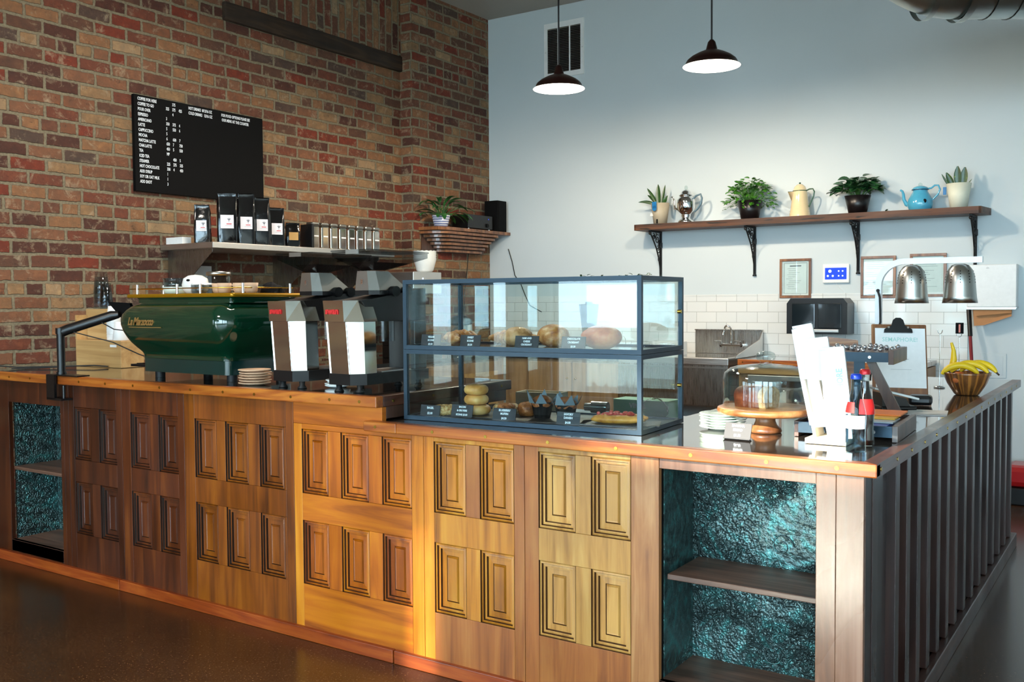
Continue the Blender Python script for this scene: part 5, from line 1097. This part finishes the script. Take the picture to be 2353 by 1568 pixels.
# clipboard menu on its easel
ex,ey=-.98,4.62
t=thing('clipboard_menu','wooden clipboard with white paper menu leaning on an easel by the fruit bowl','clipboard',(ex,ey,LZ+.012),R(40),rot=(R(-16),R(1),R(22)))
MB().box(-.115,.125,0,.010,.0,.345,.006).build('board',M['acacia_y'],t); MB().box(-.100,.118,-.0018,-.0004,.045,.325).build('paper_sheet',M['paper'],t)
m=MB(); m.prism([(-.062,.302),(.062,.302),(.060,.318),(.03,.335),(.022,.362),(.010,.372),(-.010,.372),(-.022,.362),(-.03,.335),(-.060,.318)],-.016,-.002,'y'); m.build('bulldog_clip',M['black'],t)
for x in (-.042,.042): MB().cyl((x,-.0162,.326),.005,.002,12,axis=(0,-1,0)).build('rivet',M['chrome'],t)
m=MB(); m.text('SEMAPHORE!',.028,FYM(.008,-.0022,.262),.95,'CENTER',bold=.0001,ext=.0002); m.build('teal_heading',M['teal_ink'],t)
m=MB(); m.text('DAILY SPECIALS',.009,FYM(.008,-.0022,.235),.9,'CENTER',ext=.0002)
for z,w in ((.190,.04),(.178,.07),(.170,.05)): m.box(.008-w/2,.008+w/2,-.0023,-.0019,z,z+.0016)
m.box(-.035,.055,-.0023,-.0019,.130,.1308); m.build('small_print',M['darkink'],t)
t=thing('easel_ledge','low wooden ledge the clipboard stands on','ledge',(ex,ey,LZ),R(22)); MB().box(-.12,.13,-.035,.05,0,.010,.002).box(-.12,.13,-.036,-.026,.0105,.026,.002).build('ledge_body',M['acacia'],t)
# card machine, reader, printed card
t=thing('payment_terminal','black card terminal with tilted pale tablet screen','payment terminal',(-.93,4.22,LZ),R(35))
m=MB(); m.box(-.06,.09,-.055,.075,0,.018,.006); m.build('dock',M['black'],t); m=MB(); m.prism([(-.055,.018),(.06,.018),(.045,.050),(-.055,.072)],-.05,.05,'y'); m.build('neck',M['black'],t)
m=MB(); m.box(-.095,.095,-.065,.065,0,.009,.003); o=m.build('tablet',M['whitegl'],t,loc=(0,0,.066),rot=(0,R(14),0)); MB().box(-.08,.08,-.055,.055,.0092,.0098).build('tablet_glass',M['bkgrey'],t,loc=(0,0,.066),rot=(0,R(14),0))
t=thing('card_reader','small glossy black block shaped card reader on the worktop','card reader',(-.855,4.44,LZ+.003),R(10)); MB().box(-.048,.048,-.045,.045,0,.042,.014).build('reader_body',M['black'],t)
tag(MB().box(-.075,.075,-.10,.10,0,.0015).build('printed_card',M['paper'],loc=(-.775,4.16,LZ),rz=R(8)),'white printed card lying flat near the dark edging','card')
# bowl of bananas
t=thing('wooden_bowl','flared bowl of striped acacia wood at the far right of the counter','bowl',(-.765,5.05,LZ))
def _bw():
    tt=NT('striped acacia bowl'); tc=tt.n('ShaderNodeTexCoord'); sp=tt.n('ShaderNodeSeparateXYZ',{0:tc.outputs['Object']}); an=tt.n('ShaderNodeMath',{0:sp.outputs[1],1:sp.outputs[0]},operation='ARCTAN2'); c=tt.n('ShaderNodeCombineXYZ',{0:an.outputs[0]}).outputs[0]
    n=tt.noise(c,2.2,1,.4); v=tt.coord((20,20,3)); g=tt.noise(v,1.5,3,.6); base=tt.ramp(n,[(.0,'#4a2512'),(.45,'#5c3018'),(.50,'#b0702c'),(.56,'#6a3a1c'),(.62,'#3a1c0e'),(.7,'#a86a30')],'CONSTANT'); cc=tt.mix(.35,base,tt.ramp(g,[(.3,'#2a140a'),(.7,'#b07840')])); return tt.bsdf(cc,.3,coat=.4)
MB().lathe([(0,0),(.050,0),(.056,.004),(.088,.055),(.104,.098),(.107,.108),(.103,.108),(.084,.058),(.05,.014),(0,.01)],(0,0,0),44).build('bowl_body',_bw(),t)
def banana(x,y,z,rz,tilt,l):
    t=thing('banana',l,'banana',(x,y,z),0,'bananas in the wooden bowl',rot=(R(tilt),0,R(rz))); pts=[];rs=[]
    for i in range(14):
        a=R(-58+116*i/13); pts.append((.095*math.sin(a),0,.095*(1-math.cos(a))*-1+.0)); u=abs(i-6.5)/6.5; rs.append(.0165*(1-u**3.2*.62))
    MB().tube(pts,rs,7).build('peel',M['banana'],t); MB().tube([pts[-1],(Vector(pts[-1])+Vector((.012,0,-.012)))[:]],[.005,.0045],6).build('stem_tip',M['bananatip'],t)
banana(-.79,5.02,LZ+.142,15,0,'front banana lying lowest in the bowl'); banana(-.755,5.06,LZ+.150,5,-10,'middle banana of the bunch'); banana(-.72,5.10,LZ+.150,-4,-20,'rear banana of the bunch')
t=thing('banana',"green stemmed banana standing up at the left of the bowl",'banana',(-.835,5.07,LZ+.125),0,'bananas in the wooden bowl',rot=(0,R(-65),R(10)))
m=MB(); m.tube([(0,0,0),(.04,0,.01),(.08,0,.03),(.11,0,.055)],[.016,.015,.010,.006],7); m.build('peel',M['banana'],t)
tag(MB().ball((0,0,0),.034,.034,.032,16,10).build('peach',M['orangeloaf'],loc=(-.79,4.99,LZ+.082)),'small orange fruit peeking over the rim of the bowl','fruit')
# heat lamp
t=thing('heat_lamp','white curved heat lamp with two brushed silver shades','heat lamp',(-1.232,5.30,LZ))
MB().box(-.12,.22,-.10,.10,0,.018,.004).build('base_plate',M['whitemetal'],t)
pts=[(0,0,.018),(0,0,.53)]+[(.13-.13*math.cos(PI/2*i/8),0,.53+.125*math.sin(PI/2*i/8)) for i in range(1,9)]+[(.495,0,.6545)]
m=MB()
for a,b in zip(pts,pts[1:]): pass
w=.022; hh=.013; vs=[];fs=[]
for i,p in enumerate(pts):
    a=Vector(pts[min(i+1,len(pts)-1)])-Vector(pts[max(i-1,0)]); a.normalize(); nrm=Vector((-a.z,0,a.x))
    for s1,s2 in ((1,1),(1,-1),(-1,-1),(-1,1)): vs.append(Vector(p)+nrm*hh*1.15*s1+Vector((0,w*s2*.8,0)))
for i in range(len(pts)-1):
    for k in range(4): fs.append((i*4+k,i*4+(k+1)%4,(i+1)*4+(k+1)%4,(i+1)*4+k))
m.add(vs,fs); m.add(vs,[(3,2,1,0),tuple(range(len(vs)-4,len(vs)))]); m.build('curved_arm',M['whitemetal'],t)
for x in (.163,.392):
    sh=MB().lathe([(.022,.635),(.040,.628),(.058,.605),(.068,.575),(.072,.54),(.078,.47),(.083,.438),(.0815,.438),(.070,.54),(.055,.60),(.02,.63)],(x,0,0),44).build('metal_shade',M['alu'],t)
    m=MB()
    for a in range(0,360,36):
        for k in range(5):
            z=.598-.014*k; r=.0605+.0105*min(1,k/2.6)-.0 ; c,s_=math.cos(R(a-80)),math.sin(R(a-80)); rr_={0:.0625,1:.0665,2:.0695,3:.0712,4:.0722}[k]
            m.cyl((x+rr_*c,rr_*s_,z),.0026,.0012,8,axis=(c,s_,0))
    m.build('vent_holes',M['blackm'],sh)
MB().cyl((.0,-.018,.505),.009,.004,14,axis=(0,-1,0)).build('cable_grommet',M['rubber'],t)
m=MB(); m.tube([(0,-.024,.505),(.012,-.03,.47),(.015,-.03,.40),(.016,-.03,.34),(.0,-.03,.28),(-.02,-.03,.22),(-.03,-.02,.10),(-.04,0,.03)],.0055,8); m.build('power_cable',M['rubber'],t)
# table-number sign holders
def sign(x,y,h,lab,face=True):
    t=thing('number_stand',lab,'sign holder',(x,y,LZ))
    MB().lathe([(0,0),(.028,0),(.028,.006),(.006,.010),(0,.010)],(0,0,0),20).build('foot',M['chrome'],t); MB().cyl((0,0,.008),.0025,h-.03,8).build('rod',M['chrome'],t)
    MB().tube([(-.012,0,h),(-.008,0,h-.016),(0,0,h-.022),(.008,0,h-.016),(.012,0,h)],.002,6).build('clip',M['chrome'],t)
    if face:
        MB().box(-.019,.019,-.002,.001,h-.004,h+.052).build('card_plate',M['blackm'],t); m=MB(); m.text('1',.055,FYM(0,-.0022,h+.004),.9,'CENTER',bold=.002,ext=.0002); m.build('numeral',M['salmon'],t)
    return t
M['salmon']=simple('salmon print','#e88878',.6)
sign(-.852,5.38,.285,'wire stand holding a black card with a salmon number 1'); sign(-.945,5.38,.30,'empty chrome wire clip stand behind the clipboard',False)

t=thing('broom','dark red broom pole with black grip leaning on the tiles by the counter end','broom',(-1.02,7.30,0),rot=(R(0),0,0))
MB().tube([(.0,.0,.06),(-.105,.25,1.13)],.012,12).build('pole',M['darkred'],t); MB().tube([(-.105,.25,1.132),(-.125,.30,1.32)],.016,12).build('grip',M['black'],t); MB().box(-.14,.14,-.03,.03,0,.06,.004).build('brush_head',M['black'],t)
t=thing('dustpan_bin','red plastic bin on a black base standing on the floor beyond the counter','bin',(-.66,7.40,0))
MB().box(-.20,.20,-.14,.14,0,.12,.01).build('black_base',M['black'],t); MB().box(-.20,.20,-.14,.14,.121,.27,.04).build('red_lid',M['red'],t)
